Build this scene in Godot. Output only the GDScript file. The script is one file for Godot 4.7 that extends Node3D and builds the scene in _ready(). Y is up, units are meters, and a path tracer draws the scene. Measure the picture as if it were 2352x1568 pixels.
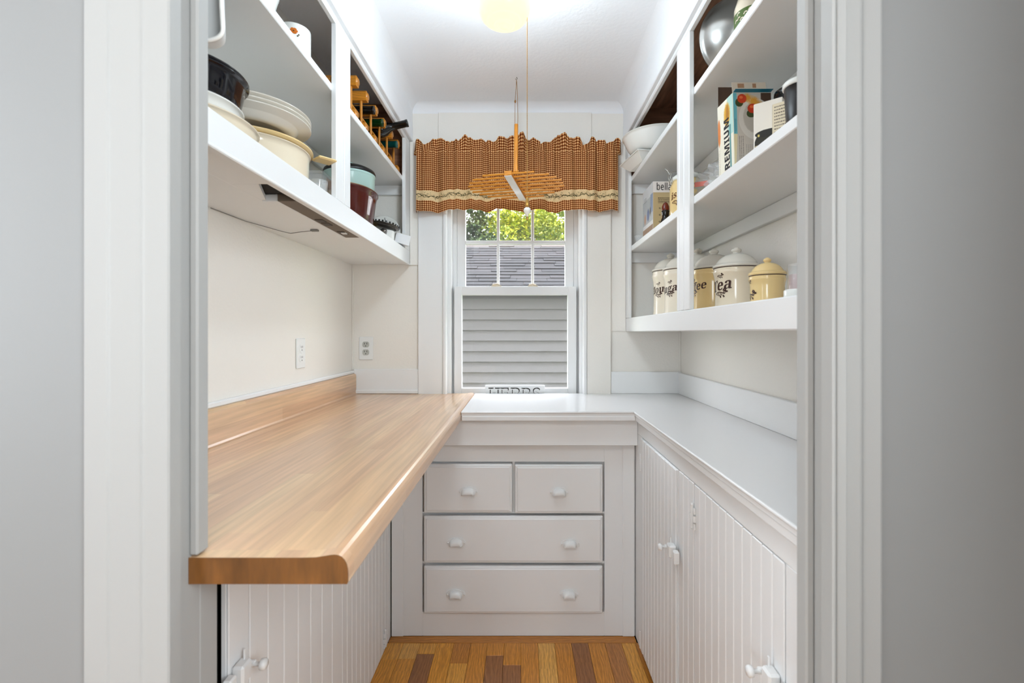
extends Node3D
# A narrow white pantry seen through its doorway. World: y up, camera looks along -z.
# Measurements below are x (right), yr (height above the lens) and d (distance in front of the lens), in metres.
const H := 1.215
var M := {}
var rng := RandomNumberGenerator.new()

func W(x: float, yr: float, d: float) -> Vector3:
	return Vector3(x, H + yr, -d)

class G extends RefCounted:
	var st := SurfaceTool.new()
	var uo := Vector2.ZERO
	var grp := 1
	func _init() -> void:
		st.begin(Mesh.PRIMITIVE_TRIANGLES)
		st.set_smooth_group(-1)
	func flat() -> void:
		st.set_smooth_group(-1)
	func smooth() -> void:
		grp += 1
		st.set_smooth_group(grp)
	func tri(a: Vector3, b: Vector3, c: Vector3, ua := Vector2.ZERO, ub := Vector2.ZERO, uc := Vector2.ZERO) -> void:
		st.set_uv(ua); st.add_vertex(a)
		st.set_uv(ub); st.add_vertex(b)
		st.set_uv(uc); st.add_vertex(c)
	func trin(a: Vector3, b: Vector3, c: Vector3, n: Vector3, ua := Vector2.ZERO, ub := Vector2.ZERO, uc := Vector2.ZERO) -> void:
		if (c - a).cross(b - a).dot(n) < 0.0:
			tri(a, c, b, ua, uc, ub)
		else:
			tri(a, b, c, ua, ub, uc)
	func uvof(p: Vector3, n: Vector3, ga: int) -> Vector2:
		var ax := n.abs().max_axis_index()
		if ga == ax:
			return Vector2(p[(ax + 1) % 3], p[(ax + 2) % 3]) + uo
		return Vector2(p[ga], p[3 - ga - ax]) + uo
	func poly(pts: Array, n: Vector3, ga := 2) -> void:
		for i in range(1, pts.size() - 1):
			trin(pts[0], pts[i], pts[i + 1], n, uvof(pts[0], n, ga), uvof(pts[i], n, ga), uvof(pts[i + 1], n, ga))
	func box(lo: Vector3, hi: Vector3, b := 0.0, ga := 2, xf := Transform3D.IDENTITY) -> void:
		var a := Vector3(minf(lo.x, hi.x), minf(lo.y, hi.y), minf(lo.z, hi.z))
		var z := Vector3(maxf(lo.x, hi.x), maxf(lo.y, hi.y), maxf(lo.z, hi.z))
		var sz := z - a
		b = minf(b, minf(sz.x, minf(sz.y, sz.z)) * 0.45)
		var c := (a + z) * 0.5
		var h := sz * 0.5
		var pt := func(s: Vector3, ax: int) -> Vector3:
			var q := h - Vector3(b, b, b)
			q[ax] = h[ax]
			return c + q * s
		for ax in 3:
			for s in [-1.0, 1.0]:
				var n := Vector3.ZERO
				n[ax] = s
				var f := []
				for k in [[-1, -1], [1, -1], [1, 1], [-1, 1]]:
					var sg := Vector3.ZERO
					sg[ax] = s
					sg[(ax + 1) % 3] = k[0]
					sg[(ax + 2) % 3] = k[1]
					f.append(pt.call(sg, ax))
				_put(f, n, ga, xf)
		if b <= 0.0:
			return
		for ax in 3:
			var u := (ax + 1) % 3
			var v := (ax + 2) % 3
			for su in [-1.0, 1.0]:
				for sv in [-1.0, 1.0]:
					var s0 := Vector3.ZERO
					s0[u] = su; s0[v] = sv; s0[ax] = -1
					var s1 := s0
					s1[ax] = 1
					var n := s0
					n[ax] = 0
					_put([pt.call(s0, u), pt.call(s1, u), pt.call(s1, v), pt.call(s0, v)], n, ga, xf)
		for sx in [-1.0, 1.0]:
			for sy in [-1.0, 1.0]:
				for szz in [-1.0, 1.0]:
					var s := Vector3(sx, sy, szz)
					_put([pt.call(s, 0), pt.call(s, 1), pt.call(s, 2)], s, ga, xf)
	func _put(f: Array, n: Vector3, ga: int, xf: Transform3D) -> void:
		for i in range(1, f.size() - 1):
			trin(xf * f[0], xf * f[i], xf * f[i + 1], xf.basis * n, uvof(f[0], n, ga), uvof(f[i], n, ga), uvof(f[i + 1], n, ga))
	# box from x, yr, d ranges in world axes
	func wb(x0: float, x1: float, y0: float, y1: float, d0: float, d1: float, b := 0.0015, ga := 1) -> void:
		box(Vector3(x0, 1.215 + y0, -d0), Vector3(x1, 1.215 + y1, -d1), b, ga)
	func lathe(pr: Array, seg := 40, c := Vector3.ZERO, sx := 1.0, sz := 1.0, xf := Transform3D.IDENTITY, a0 := 0.0, a1 := TAU) -> void:
		smooth()
		var full := a1 - a0 > TAU - 0.001
		var vlen := 0.0
		for i in pr.size() - 1:
			var p: Vector2 = pr[i]
			var q: Vector2 = pr[i + 1]
			if p.distance_to(q) < 1e-6:
				smooth()
				continue
			for j in seg:
				var t0 := a0 + (a1 - a0) * j / seg
				var t1 := a0 + (a1 - a0) * ((j + 1) % seg if full else j + 1) / seg
				var d0 := Vector3(cos(t0) * sx, 0, sin(t0) * sz)
				var d1 := Vector3(cos(t1) * sx, 0, sin(t1) * sz)
				var A := xf * (c + d0 * p.x + Vector3(0, p.y, 0))
				var B := xf * (c + d1 * p.x + Vector3(0, p.y, 0))
				var C := xf * (c + d1 * q.x + Vector3(0, q.y, 0))
				var D := xf * (c + d0 * q.x + Vector3(0, q.y, 0))
				var u0 := float(j) / seg
				var u1 := float(j + 1) / seg
				var v1 := vlen + p.distance_to(q)
				if p.x > 1e-7:
					tri(A, B, D, Vector2(u0, vlen), Vector2(u1, vlen), Vector2(u0, v1))
				if q.x > 1e-7:
					tri(B, C, D, Vector2(u1, vlen), Vector2(u1, v1), Vector2(u0, v1))
			vlen += p.distance_to(q)
		flat()
	func ball(c: Vector3, r: float, seg := 12, sy := 1.0) -> void:
		var pr := []
		var n: int = maxi(4, seg / 2)
		for i in n + 1:
			var a := -PI / 2 + PI * i / n
			pr.append(Vector2(0.0 if i == 0 or i == n else cos(a) * r, sin(a) * r * sy))
		lathe(pr, seg, c)
	func tube(pts: Array, r: float, seg := 8, r2 := -1.0) -> void:
		smooth()
		var rings := []
		var up := Vector3.UP
		for i in pts.size():
			var t: Vector3 = ((pts[mini(i + 1, pts.size() - 1)] as Vector3) - (pts[maxi(i - 1, 0)] as Vector3)).normalized()
			if absf(t.dot(up)) > 0.95:
				up = Vector3.RIGHT if absf(t.x) < 0.9 else Vector3.BACK
			var s := t.cross(up).normalized()
			up = s.cross(t).normalized()
			var rr := r if r2 < 0.0 else lerpf(r, r2, float(i) / (pts.size() - 1))
			var ring := []
			for j in seg:
				var a := TAU * j / seg
				ring.append((pts[i] as Vector3) + (s * cos(a) + up * sin(a)) * rr)
			rings.append(ring)
		for i in pts.size() - 1:
			for j in seg:
				var k := (j + 1) % seg
				var A: Vector3 = rings[i][j]
				var B: Vector3 = rings[i][k]
				var C: Vector3 = rings[i + 1][k]
				var D: Vector3 = rings[i + 1][j]
				var n: Vector3 = (A + B) * 0.5 - (pts[i] as Vector3)
				var u0 := float(i) * 0.02
				trin(A, B, C, n, Vector2(u0, j * 0.01), Vector2(u0, j * 0.01 + 0.01), Vector2(u0 + 0.02, j * 0.01 + 0.01))
				trin(A, C, D, n, Vector2(u0, j * 0.01), Vector2(u0 + 0.02, j * 0.01 + 0.01), Vector2(u0 + 0.02, j * 0.01))
		flat()
		for e in [0, pts.size() - 1]:
			var n: Vector3 = (pts[0] as Vector3) - (pts[1] as Vector3) if e == 0 else (pts[e] as Vector3) - (pts[e - 1] as Vector3)
			for j in range(1, seg - 1):
				trin(rings[e][0], rings[e][j], rings[e][j + 1], n)
	# extrude a polygon in local xy along local z
	func extrude(pg: PackedVector2Array, depth: float, xf := Transform3D.IDENTITY, soft := false, caps := true) -> void:
		var cw := Geometry2D.is_polygon_clockwise(pg)
		if soft:
			smooth()
		var run := 0.0
		for i in pg.size():
			var p := pg[i]
			var q := pg[(i + 1) % pg.size()]
			var e := q - p
			if e.length() < 1e-7:
				continue
			var n2 := Vector2(e.y, -e.x) * (-1.0 if cw else 1.0)
			# is_polygon_clockwise is told in y-down axes, so clockwise there is counter-clockwise here
			if not soft or true:
				n2 = Vector2(e.y, -e.x)
				if _area(pg) < 0.0:
					n2 = -n2
			var n := xf.basis * Vector3(n2.x, n2.y, 0)
			var A := xf * Vector3(p.x, p.y, 0)
			var B := xf * Vector3(q.x, q.y, 0)
			var C := xf * Vector3(q.x, q.y, depth)
			var D := xf * Vector3(p.x, p.y, depth)
			var r1 := run + e.length()
			trin(A, B, C, n, Vector2(0, run) + uo, Vector2(0, r1) + uo, Vector2(depth, r1) + uo)
			trin(A, C, D, n, Vector2(0, run) + uo, Vector2(depth, r1) + uo, Vector2(depth, run) + uo)
			run = r1
		flat()
		if not caps:
			return
		var ix := Geometry2D.triangulate_polygon(pg)
		for k in range(0, ix.size(), 3):
			for e in [0.0, depth]:
				var n := xf.basis * Vector3(0, 0, -1.0 if (e == 0.0) == (depth > 0.0) else 1.0)
				trin(xf * Vector3(pg[ix[k]].x, pg[ix[k]].y, e), xf * Vector3(pg[ix[k + 1]].x, pg[ix[k + 1]].y, e), xf * Vector3(pg[ix[k + 2]].x, pg[ix[k + 2]].y, e), n, pg[ix[k]] + uo, pg[ix[k + 1]] + uo, pg[ix[k + 2]] + uo)
	func _area(pg: PackedVector2Array) -> float:
		var s := 0.0
		for i in pg.size():
			s += pg[i].cross(pg[(i + 1) % pg.size()])
		return s
	# lettering: f turns (x right, y up, z out) into a place
	func text(t: String, size: float, f: Callable, font := "Droid Sans", bold := false, depth := 0.0006, shear := 0.0) -> void:
		var tm := TextMesh.new()
		var sf := SystemFont.new()
		sf.font_names = PackedStringArray([font])
		sf.font_weight = 700 if bold else 400
		tm.font = sf
		tm.font_size = 64
		tm.pixel_size = size / 64.0
		tm.depth = depth
		tm.text = t
		var ar := tm.get_mesh_arrays()
		var v: PackedVector3Array = ar[Mesh.ARRAY_VERTEX]
		var ix: PackedInt32Array = ar[Mesh.ARRAY_INDEX]
		flat()
		for k in range(0, ix.size(), 3):
			var q := []
			for j in 3:
				var p := v[ix[k + j]]
				q.append(f.call(Vector3(p.x + p.y * shear, p.y, p.z + depth * 0.5)))
			tri(q[0], q[1], q[2])
	func ribbon(pts: Array, w: float, f: Callable) -> void:
		for i in pts.size() - 1:
			var p: Vector2 = pts[i]
			var q: Vector2 = pts[i + 1]
			var e := (q - p).normalized()
			var n := Vector2(-e.y, e.x) * w * 0.5
			var a: Vector3 = f.call(Vector3(p.x - n.x, p.y - n.y, 0))
			var b: Vector3 = f.call(Vector3(p.x + n.x, p.y + n.y, 0))
			var c: Vector3 = f.call(Vector3(q.x + n.x, q.y + n.y, 0))
			var d: Vector3 = f.call(Vector3(q.x - n.x, q.y - n.y, 0))
			tri(a, b, c)
			tri(a, c, d)
	func mesh() -> ArrayMesh:
		st.generate_normals()
		return st.commit()

# ---------------------------------------------------------------- naming and parenting
var used := {}
func numbered(n: String) -> String:
	if not used.has(n):
		used[n] = 0
		return n
	used[n] += 1
	return "%s_%03d" % [n, used[n]]

func thing(n: String, label: String, cat: String, at := Vector3.ZERO, group := "", turn := 0.0) -> Node3D:
	var o := Node3D.new()
	o.name = numbered(n)
	add_child(o)
	o.position = at
	o.rotation.y = turn
	o.set_meta("label", label)
	o.set_meta("category", cat)
	if group:
		o.set_meta("group", group)
	return o

func setting(n: String) -> Node3D:
	var o := Node3D.new()
	o.name = n
	add_child(o)
	o.set_meta("kind", "structure")
	return o

func part(parent: Node3D, n: String, g: G, m: Material, local := false, label := "") -> MeshInstance3D:
	var o := MeshInstance3D.new()
	o.mesh = g.mesh()
	o.material_override = m
	o.name = n
	parent.add_child(o, true)
	if not local and not parent is MeshInstance3D:
		o.position = -parent.position
	if label:
		o.set_meta("label", label)
	return o

func whole(n: String, g: G, m: Material, label: String, cat: String, group := "") -> MeshInstance3D:
	var o := MeshInstance3D.new()
	o.mesh = g.mesh()
	o.material_override = m
	o.name = numbered(n)
	add_child(o)
	o.set_meta("label", label)
	o.set_meta("category", cat)
	if group:
		o.set_meta("group", group)
	return o

func struct(n: String, g: G, m: Material) -> MeshInstance3D:
	var o := MeshInstance3D.new()
	o.mesh = g.mesh()
	o.material_override = m
	o.name = n
	add_child(o)
	o.set_meta("kind", "structure")
	return o

# ---------------------------------------------------------------- textures and materials
func image(w: int, h: int, f: Callable) -> Image:
	var data := PackedByteArray()
	data.resize(w * h * 3)
	var k := 0
	for y in h:
		for x in w:
			var c: Color = f.call(x, y)
			data[k] = clampi(int(c.r * 255.0), 0, 255)
			data[k + 1] = clampi(int(c.g * 255.0), 0, 255)
			data[k + 2] = clampi(int(c.b * 255.0), 0, 255)
			k += 3
	return Image.create_from_data(w, h, false, Image.FORMAT_RGB8, data)

func tex(im: Image) -> ImageTexture:
	return ImageTexture.create_from_image(im)

func noise(freq: float, sd: int, oct := 3) -> FastNoiseLite:
	var n := FastNoiseLite.new()
	n.seed = sd
	n.noise_type = FastNoiseLite.TYPE_SIMPLEX_SMOOTH
	n.frequency = freq
	n.fractal_octaves = oct
	return n

func mat(c: Color, rough := 0.5, metal := 0.0, spec := 0.5) -> StandardMaterial3D:
	var m := StandardMaterial3D.new()
	m.albedo_color = c
	m.roughness = rough
	m.metallic = metal
	m.metallic_specular = spec
	m.cull_mode = BaseMaterial3D.CULL_DISABLED
	return m

func relief(m: StandardMaterial3D, freq: float, cm: float, scale: float, sd := 3, oct := 3) -> StandardMaterial3D:
	var t := NoiseTexture2D.new()
	t.width = 512
	t.height = 512
	t.seamless = true
	t.noise = noise(freq, sd, oct)
	m.heightmap_enabled = true
	m.heightmap_texture = t
	m.heightmap_scale = cm
	m.uv1_triplanar = true
	m.uv1_world_triplanar = true
	m.uv1_scale = Vector3.ONE * scale
	return m

func materials() -> void:
	M.white = mat(Color(0.925, 0.925, 0.92), 0.42)
	M.trim = mat(Color(0.937, 0.937, 0.932), 0.38)
	M.base = mat(Color(0.915, 0.915, 0.912), 0.45)
	M.cream = relief(mat(Color(0.937, 0.918, 0.885), 0.36), 0.045, 0.035, 3.0, 8)
	M.ceiling = relief(mat(Color(0.945, 0.945, 0.95), 0.75), 0.03, 0.04, 3.0, 9)
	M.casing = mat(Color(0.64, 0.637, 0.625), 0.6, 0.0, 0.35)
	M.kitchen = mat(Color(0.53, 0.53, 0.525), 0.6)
	M.counter_white = mat(Color(0.90, 0.895, 0.89), 0.22)
	M.gap = mat(Color(0.05, 0.05, 0.045), 0.9)  # near-black: floor joints, and shade painted into cupboard insides
	M.brownpanel = mat(Color(0.70, 0.51, 0.40), 0.7)
	M.opal = mat(Color(0.55, 0.54, 0.50), 0.25)
	M.opal.emission_enabled = true
	M.opal.emission = Color(1.0, 0.93, 0.76)
	M.opal.emission_energy_multiplier = 0.38
	M.added_glow = mat(Color(0.95, 0.95, 0.95), 0.8)  # glow of the added panels in the kitchen
	M.added_glow.emission_enabled = true
	M.added_glow.emission = Color(0.93, 0.965, 1.0)
	M.added_glow.emission_energy_multiplier = 0.8
	M.brass = mat(Color(0.80, 0.62, 0.34), 0.3, 0.9)
	M.cast = mat(Color(0.9, 0.9, 0.895), 0.3)
	M.outlet = mat(Color(0.93, 0.93, 0.92), 0.3)
	M.outlet_grey = mat(Color(0.74, 0.74, 0.71), 0.35)
	M.black = mat(Color(0.03, 0.03, 0.033), 0.3)
	M.matt_black = mat(Color(0.05, 0.05, 0.05), 0.6)
	M.cer_white = mat(Color(0.92, 0.915, 0.89), 0.12)
	M.cer_cream = mat(Color(0.90, 0.84, 0.74), 0.14)
	M.cer_yellow = mat(Color(0.91, 0.79, 0.56), 0.14)
	M.cer_pale = mat(Color(0.91, 0.865, 0.79), 0.14)
	M.cer_grey = mat(Color(0.85, 0.825, 0.775), 0.14)
	M.ink = mat(Color(0.24, 0.13, 0.10), 0.4)
	M.navy = mat(Color(0.035, 0.03, 0.06), 0.08)
	M.aqua = mat(Color(0.68, 0.79, 0.76), 0.22)
	M.redbrown = mat(Color(0.30, 0.08, 0.05), 0.1)
	M.steel = mat(Color(0.72, 0.71, 0.69), 0.28, 0.9)
	M.greywood = mat(Color(0.46, 0.41, 0.36), 0.7)
	M.glass = mat(Color(1, 1, 1, 0.04), 0.0)
	M.glass.transparency = BaseMaterial3D.TRANSPARENCY_ALPHA
	M.clear = mat(Color(0.95, 0.96, 0.96, 0.16), 0.06)
	M.clear.transparency = BaseMaterial3D.TRANSPARENCY_ALPHA
	M.film = mat(Color(0.93, 0.93, 0.93, 0.3), 0.3)
	M.film.transparency = BaseMaterial3D.TRANSPARENCY_ALPHA
	# butcher-block laminate: long strips along u (1.8 m), v across (0.72 m)
	rng.seed = 41
	var gn := noise(0.012, 12, 4)
	var strips := []
	var v0 := 0.0
	while v0 < 1.0:
		var w := rng.randf_range(0.03, 0.065)
		var cuts := [0.0]
		while cuts[-1] < 1.0:
			cuts.append(cuts[-1] + rng.randf_range(0.45, 1.1))
		var tones := []
		for i in cuts.size():
			tones.append(rng.randf())
		strips.append([v0, v0 + w, cuts, tones])
		v0 += w
	var pal := [Color(0.81, 0.645, 0.495), Color(0.835, 0.68, 0.53), Color(0.85, 0.70, 0.54), Color(0.82, 0.66, 0.515), Color(0.86, 0.72, 0.555)]
	var ctr := image(1024, 384, func(x, y):
		var v: float = y / 384.0
		var u: float = x / 1024.0
		var c: Color = pal[0]
		for s in strips:
			if v < s[1]:
				var k := 0
				while k < s[2].size() - 1 and u >= s[2][k + 1]:
					k += 1
				c = pal[int(s[3][k] * 4.99)]
				if v - s[0] < 0.0022:
					c = c.darkened(0.04)
				break
		var g: float = gn.get_noise_2d(x * 0.35, y * 9.0)
		return c * (1.0 + g * 0.11))
	M.counter = mat(Color(1, 1, 1), 0.30)
	M.counter.clearcoat_enabled = true
	M.counter.clearcoat = 0.6
	M.counter.clearcoat_roughness = 0.16
	M.counter.albedo_texture = tex(ctr)
	M.counter.uv1_scale = Vector3(1 / 1.8, 1 / 0.72, 1)
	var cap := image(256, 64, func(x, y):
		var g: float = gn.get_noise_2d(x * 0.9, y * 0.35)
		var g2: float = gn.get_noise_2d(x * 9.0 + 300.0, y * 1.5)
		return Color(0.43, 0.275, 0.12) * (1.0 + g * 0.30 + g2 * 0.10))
	M.end_shade = mat(Color(1, 1, 1), 0.4)  # same laminate as the top, its unlit look painted darker
	M.end_shade.albedo_texture = tex(cap)
	M.end_shade.uv1_scale = Vector3(1 / 0.25, 1 / 0.06, 1)
	# plank grain, grey, tinted by each material
	var pn := noise(0.01, 21, 3)
	var grain := image(768, 256, func(x, y):
		var warp: float = pn.get_noise_2d(x * 0.16, y * 0.8) * 5.0
		var ring: float = sin((y * 0.16 + warp) * 2.6)
		var fine: float = pn.get_noise_2d(x * 1.6 + 900.0, y * 26.0)
		var t: float = 0.88 + 0.06 * ring * absf(ring) + 0.16 * fine
		return Color(t, t * (0.99 + 0.01 * ring), t * (0.97 + 0.02 * ring)))
	M.grain = tex(grain)
	M.planks = []
	for c in [Color(0.93, 0.66, 0.28), Color(0.86, 0.57, 0.22), Color(0.76, 0.50, 0.25), Color(0.65, 0.43, 0.26), Color(0.91, 0.62, 0.22), Color(0.80, 0.52, 0.21), Color(0.94, 0.70, 0.35)]:
		var m := mat(c, 0.32)
		m.albedo_texture = M.grain
		m.uv1_scale = Vector3(1.6, 5.0, 1)
		M.planks.append(m)
	M.bamboo = mat(Color(0.86, 0.56, 0.17), 0.35)
	M.bamboo.albedo_texture = M.grain
	M.bamboo.uv1_scale = Vector3(1.5, 6, 1)
	M.rack = mat(Color(0.93, 0.60, 0.16), 0.32)
	M.rack.albedo_texture = M.grain
	M.rack.uv1_scale = Vector3(1.5, 6, 1)
	M.brownpanel.albedo_texture = M.grain
	M.brownpanel.uv1_scale = Vector3(0.5, 0.8, 1)
	# gingham: one check per unit
	var ging := image(32, 32, func(x, y):
		var a: bool = x < 16
		var b: bool = y < 16
		var c := Color(0.97, 0.82, 0.60)
		if a and b:
			c = Color(0.32, 0.12, 0.06)
		elif a or b:
			c = Color(0.70, 0.40, 0.19)
		return c * (0.94 + 0.06 * float((x + y) % 2)))
	M.gingham = mat(Color(1, 1, 1), 0.9, 0.0, 0.2)
	M.gingham.albedo_texture = tex(ging)
	M.gingham.backlight_enabled = true
	M.gingham.backlight = Color(0.55, 0.5, 0.42)
	# vine print
	var vine := Image.create(1024, 96, false, Image.FORMAT_RGB8)
	vine.fill(Color(0.91, 0.80, 0.62))
	rng.seed = 8
	var stroke := func(p: Vector2, ang: float, n: int, turn: float, wd: int) -> Vector2:
		for i in n:
			p += Vector2(cos(ang), sin(ang)) * 1.5
			ang += turn * 0.05 + rng.randf_range(-0.12, 0.12)
			vine.fill_rect(Rect2i(posmod(int(p.x), 1022), clampi(int(p.y), 2, 92), wd, wd), Color(0.22, 0.20, 0.10))
		return p
	for k in 3:
		var p := Vector2(0, 40 + k * 10)
		while p.x < 1024:
			p = stroke.call(p, (50.0 - p.y) * 0.02 + rng.randf_range(-0.6, 0.6), 14, rng.randf_range(-1, 1), 3)
	for k in 150:
		stroke.call(Vector2(rng.randf() * 1024, 48 + rng.randf_range(-22, 22)), rng.randf() * TAU, rng.randi_range(6, 18), rng.randf_range(-3, 3), 2)
	M.vine = mat(Color(1, 1, 1), 0.9, 0.0, 0.2)
	M.vine.albedo_texture = tex(vine)
	M.vine.backlight_enabled = true
	M.vine.backlight = Color(0.55, 0.5, 0.42)
	# outdoors
	M.siding = mat(Color(0.53, 0.518, 0.52), 0.55)
	M.shingles = []
	var sn := noise(0.06, 30, 3)
	var shing := image(128, 128, func(x, y):
		var t: float = 0.8 + 0.35 * sn.get_noise_2d(x * 3.0, y * 3.0)
		return Color(t, t, t))
	for c in [Color(0.25, 0.235, 0.238), Color(0.21, 0.20, 0.205), Color(0.285, 0.265, 0.268), Color(0.23, 0.215, 0.216)]:
		var m := mat(c, 0.9)
		m.albedo_texture = tex(shing) if M.shingles.is_empty() else M.shingles[0].albedo_texture
		m.uv1_scale = Vector3(4, 4, 1)
		M.shingles.append(m)
	M.grass = relief(mat(Color(0.33, 0.42, 0.2), 0.95), 0.05, 1.0, 0.7, 14)
	M.bark = relief(mat(Color(0.30, 0.25, 0.2), 0.95), 0.05, 1.0, 2.0, 15)
	M.leaf = mat(Color(1, 1, 1), 0.6)
	M.leaf.vertex_color_use_as_albedo = true
	M.leaf.backlight_enabled = true
	M.leaf.backlight = Color(0.8, 0.8, 0.6)

func plain_like(c: Color, rough: float, texture: Image = null, metal := 0.0) -> StandardMaterial3D:
	var m := mat(c, rough, metal)
	if texture:
		m.albedo_texture = tex(texture)
		m.texture_repeat = false
	return m

func _ready() -> void:
	# ---- camera
	var cam := Camera3D.new()
	cam.name = "camera"
	cam.position = Vector3(0, H, 0)
	cam.projection = Camera3D.PROJECTION_FRUSTUM
	cam.keep_aspect = Camera3D.KEEP_HEIGHT
	cam.near = 0.05
	cam.far = 200.0
	cam.size = 0.05 * 1568.0 / 1100.0
	cam.frustum_offset = Vector2(-24.0, -21.0) / 1100.0 * 0.05
	var at := CameraAttributesPhysical.new()
	at.frustum_focal_length = 16.8
	at.frustum_focus_distance = 2.1
	at.exposure_aperture = 5.0
	cam.attributes = at
	add_child(cam)
	cam.current = true
	# ---- sky, exposure
	var env := Environment.new()
	env.background_mode = Environment.BG_SKY
	var sk := ProceduralSkyMaterial.new()
	sk.sky_top_color = Color(0.765, 0.785, 0.825)
	sk.sky_horizon_color = Color(0.945, 0.95, 0.95)
	sk.ground_bottom_color = Color(0.35, 0.36, 0.3)
	sk.ground_horizon_color = Color(0.6, 0.62, 0.6)
	sk.sun_angle_max = 1.0
	env.sky = Sky.new()
	env.sky.sky_material = sk
	env.background_energy_multiplier = 4.3
	env.tonemap_mode = Environment.TONE_MAPPER_LINEAR
	env.tonemap_exposure = 3.0
	env.sdfgi_enabled = true
	env.ssao_enabled = true
	env.ssil_enabled = true
	var we := WorldEnvironment.new()
	we.name = "world_environment"
	we.environment = env
	add_child(we)
	var sun := DirectionalLight3D.new()
	sun.name = "sun"
	sun.rotation_degrees = Vector3(-48, 22, 0)
	sun.light_energy = 3.0
	sun.light_color = Color(1.0, 0.96, 0.88)
	sun.light_angular_distance = 0.6
	sun.shadow_enabled = true
	add_child(sun)
	# added fill lights in the unseen kitchen behind the camera
	lamp_area("added_ceiling_light", Vector3(-0.15, H + 1.183, 0.5), Vector2(0.6, 0.6), 0.35, Color(0.96, 0.975, 0.985), Vector3(-90, 0, 0))
	lamp_area("added_right_light", Vector3(0.646, H + 0.30, 0.45), Vector2(0.8, 1.0), 0.97, Color(0.925, 0.968, 1.0), Vector3(0, 90, 0))
	lamp_area("added_left_light", Vector3(-1.975, H + 0.25, 0.0), Vector2(1.0, 1.1), 0.72, Color(0.925, 0.968, 1.0), Vector3(0, -90, 0))
	lamp_area("added_rear_light", Vector3(-1.58, H + 0.20, 2.775), Vector2(0.7, 1.2), 1.3, Color(0.925, 0.968, 1.0), Vector3(0, 0, 0))
	materials()
	shell()
	doorway()
	kitchen()
	window()
	outside()
	shelves()
	counters()
	cabinets()
	fittings()
	valance()
	rack()
	left_things()
	right_things()

func lamp_area(n: String, p: Vector3, sz: Vector2, e: float, c: Color, rot: Vector3) -> void:
	var l := AreaLight3D.new()
	l.name = n
	l.area_size = sz
	l.light_energy = e
	l.light_color = c
	l.light_specular = 1.0
	l.area_range = 12.0
	l.area_attenuation = 2.0
	l.shadow_enabled = true
	l.position = p
	l.rotation_degrees = rot
	add_child(l)

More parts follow.
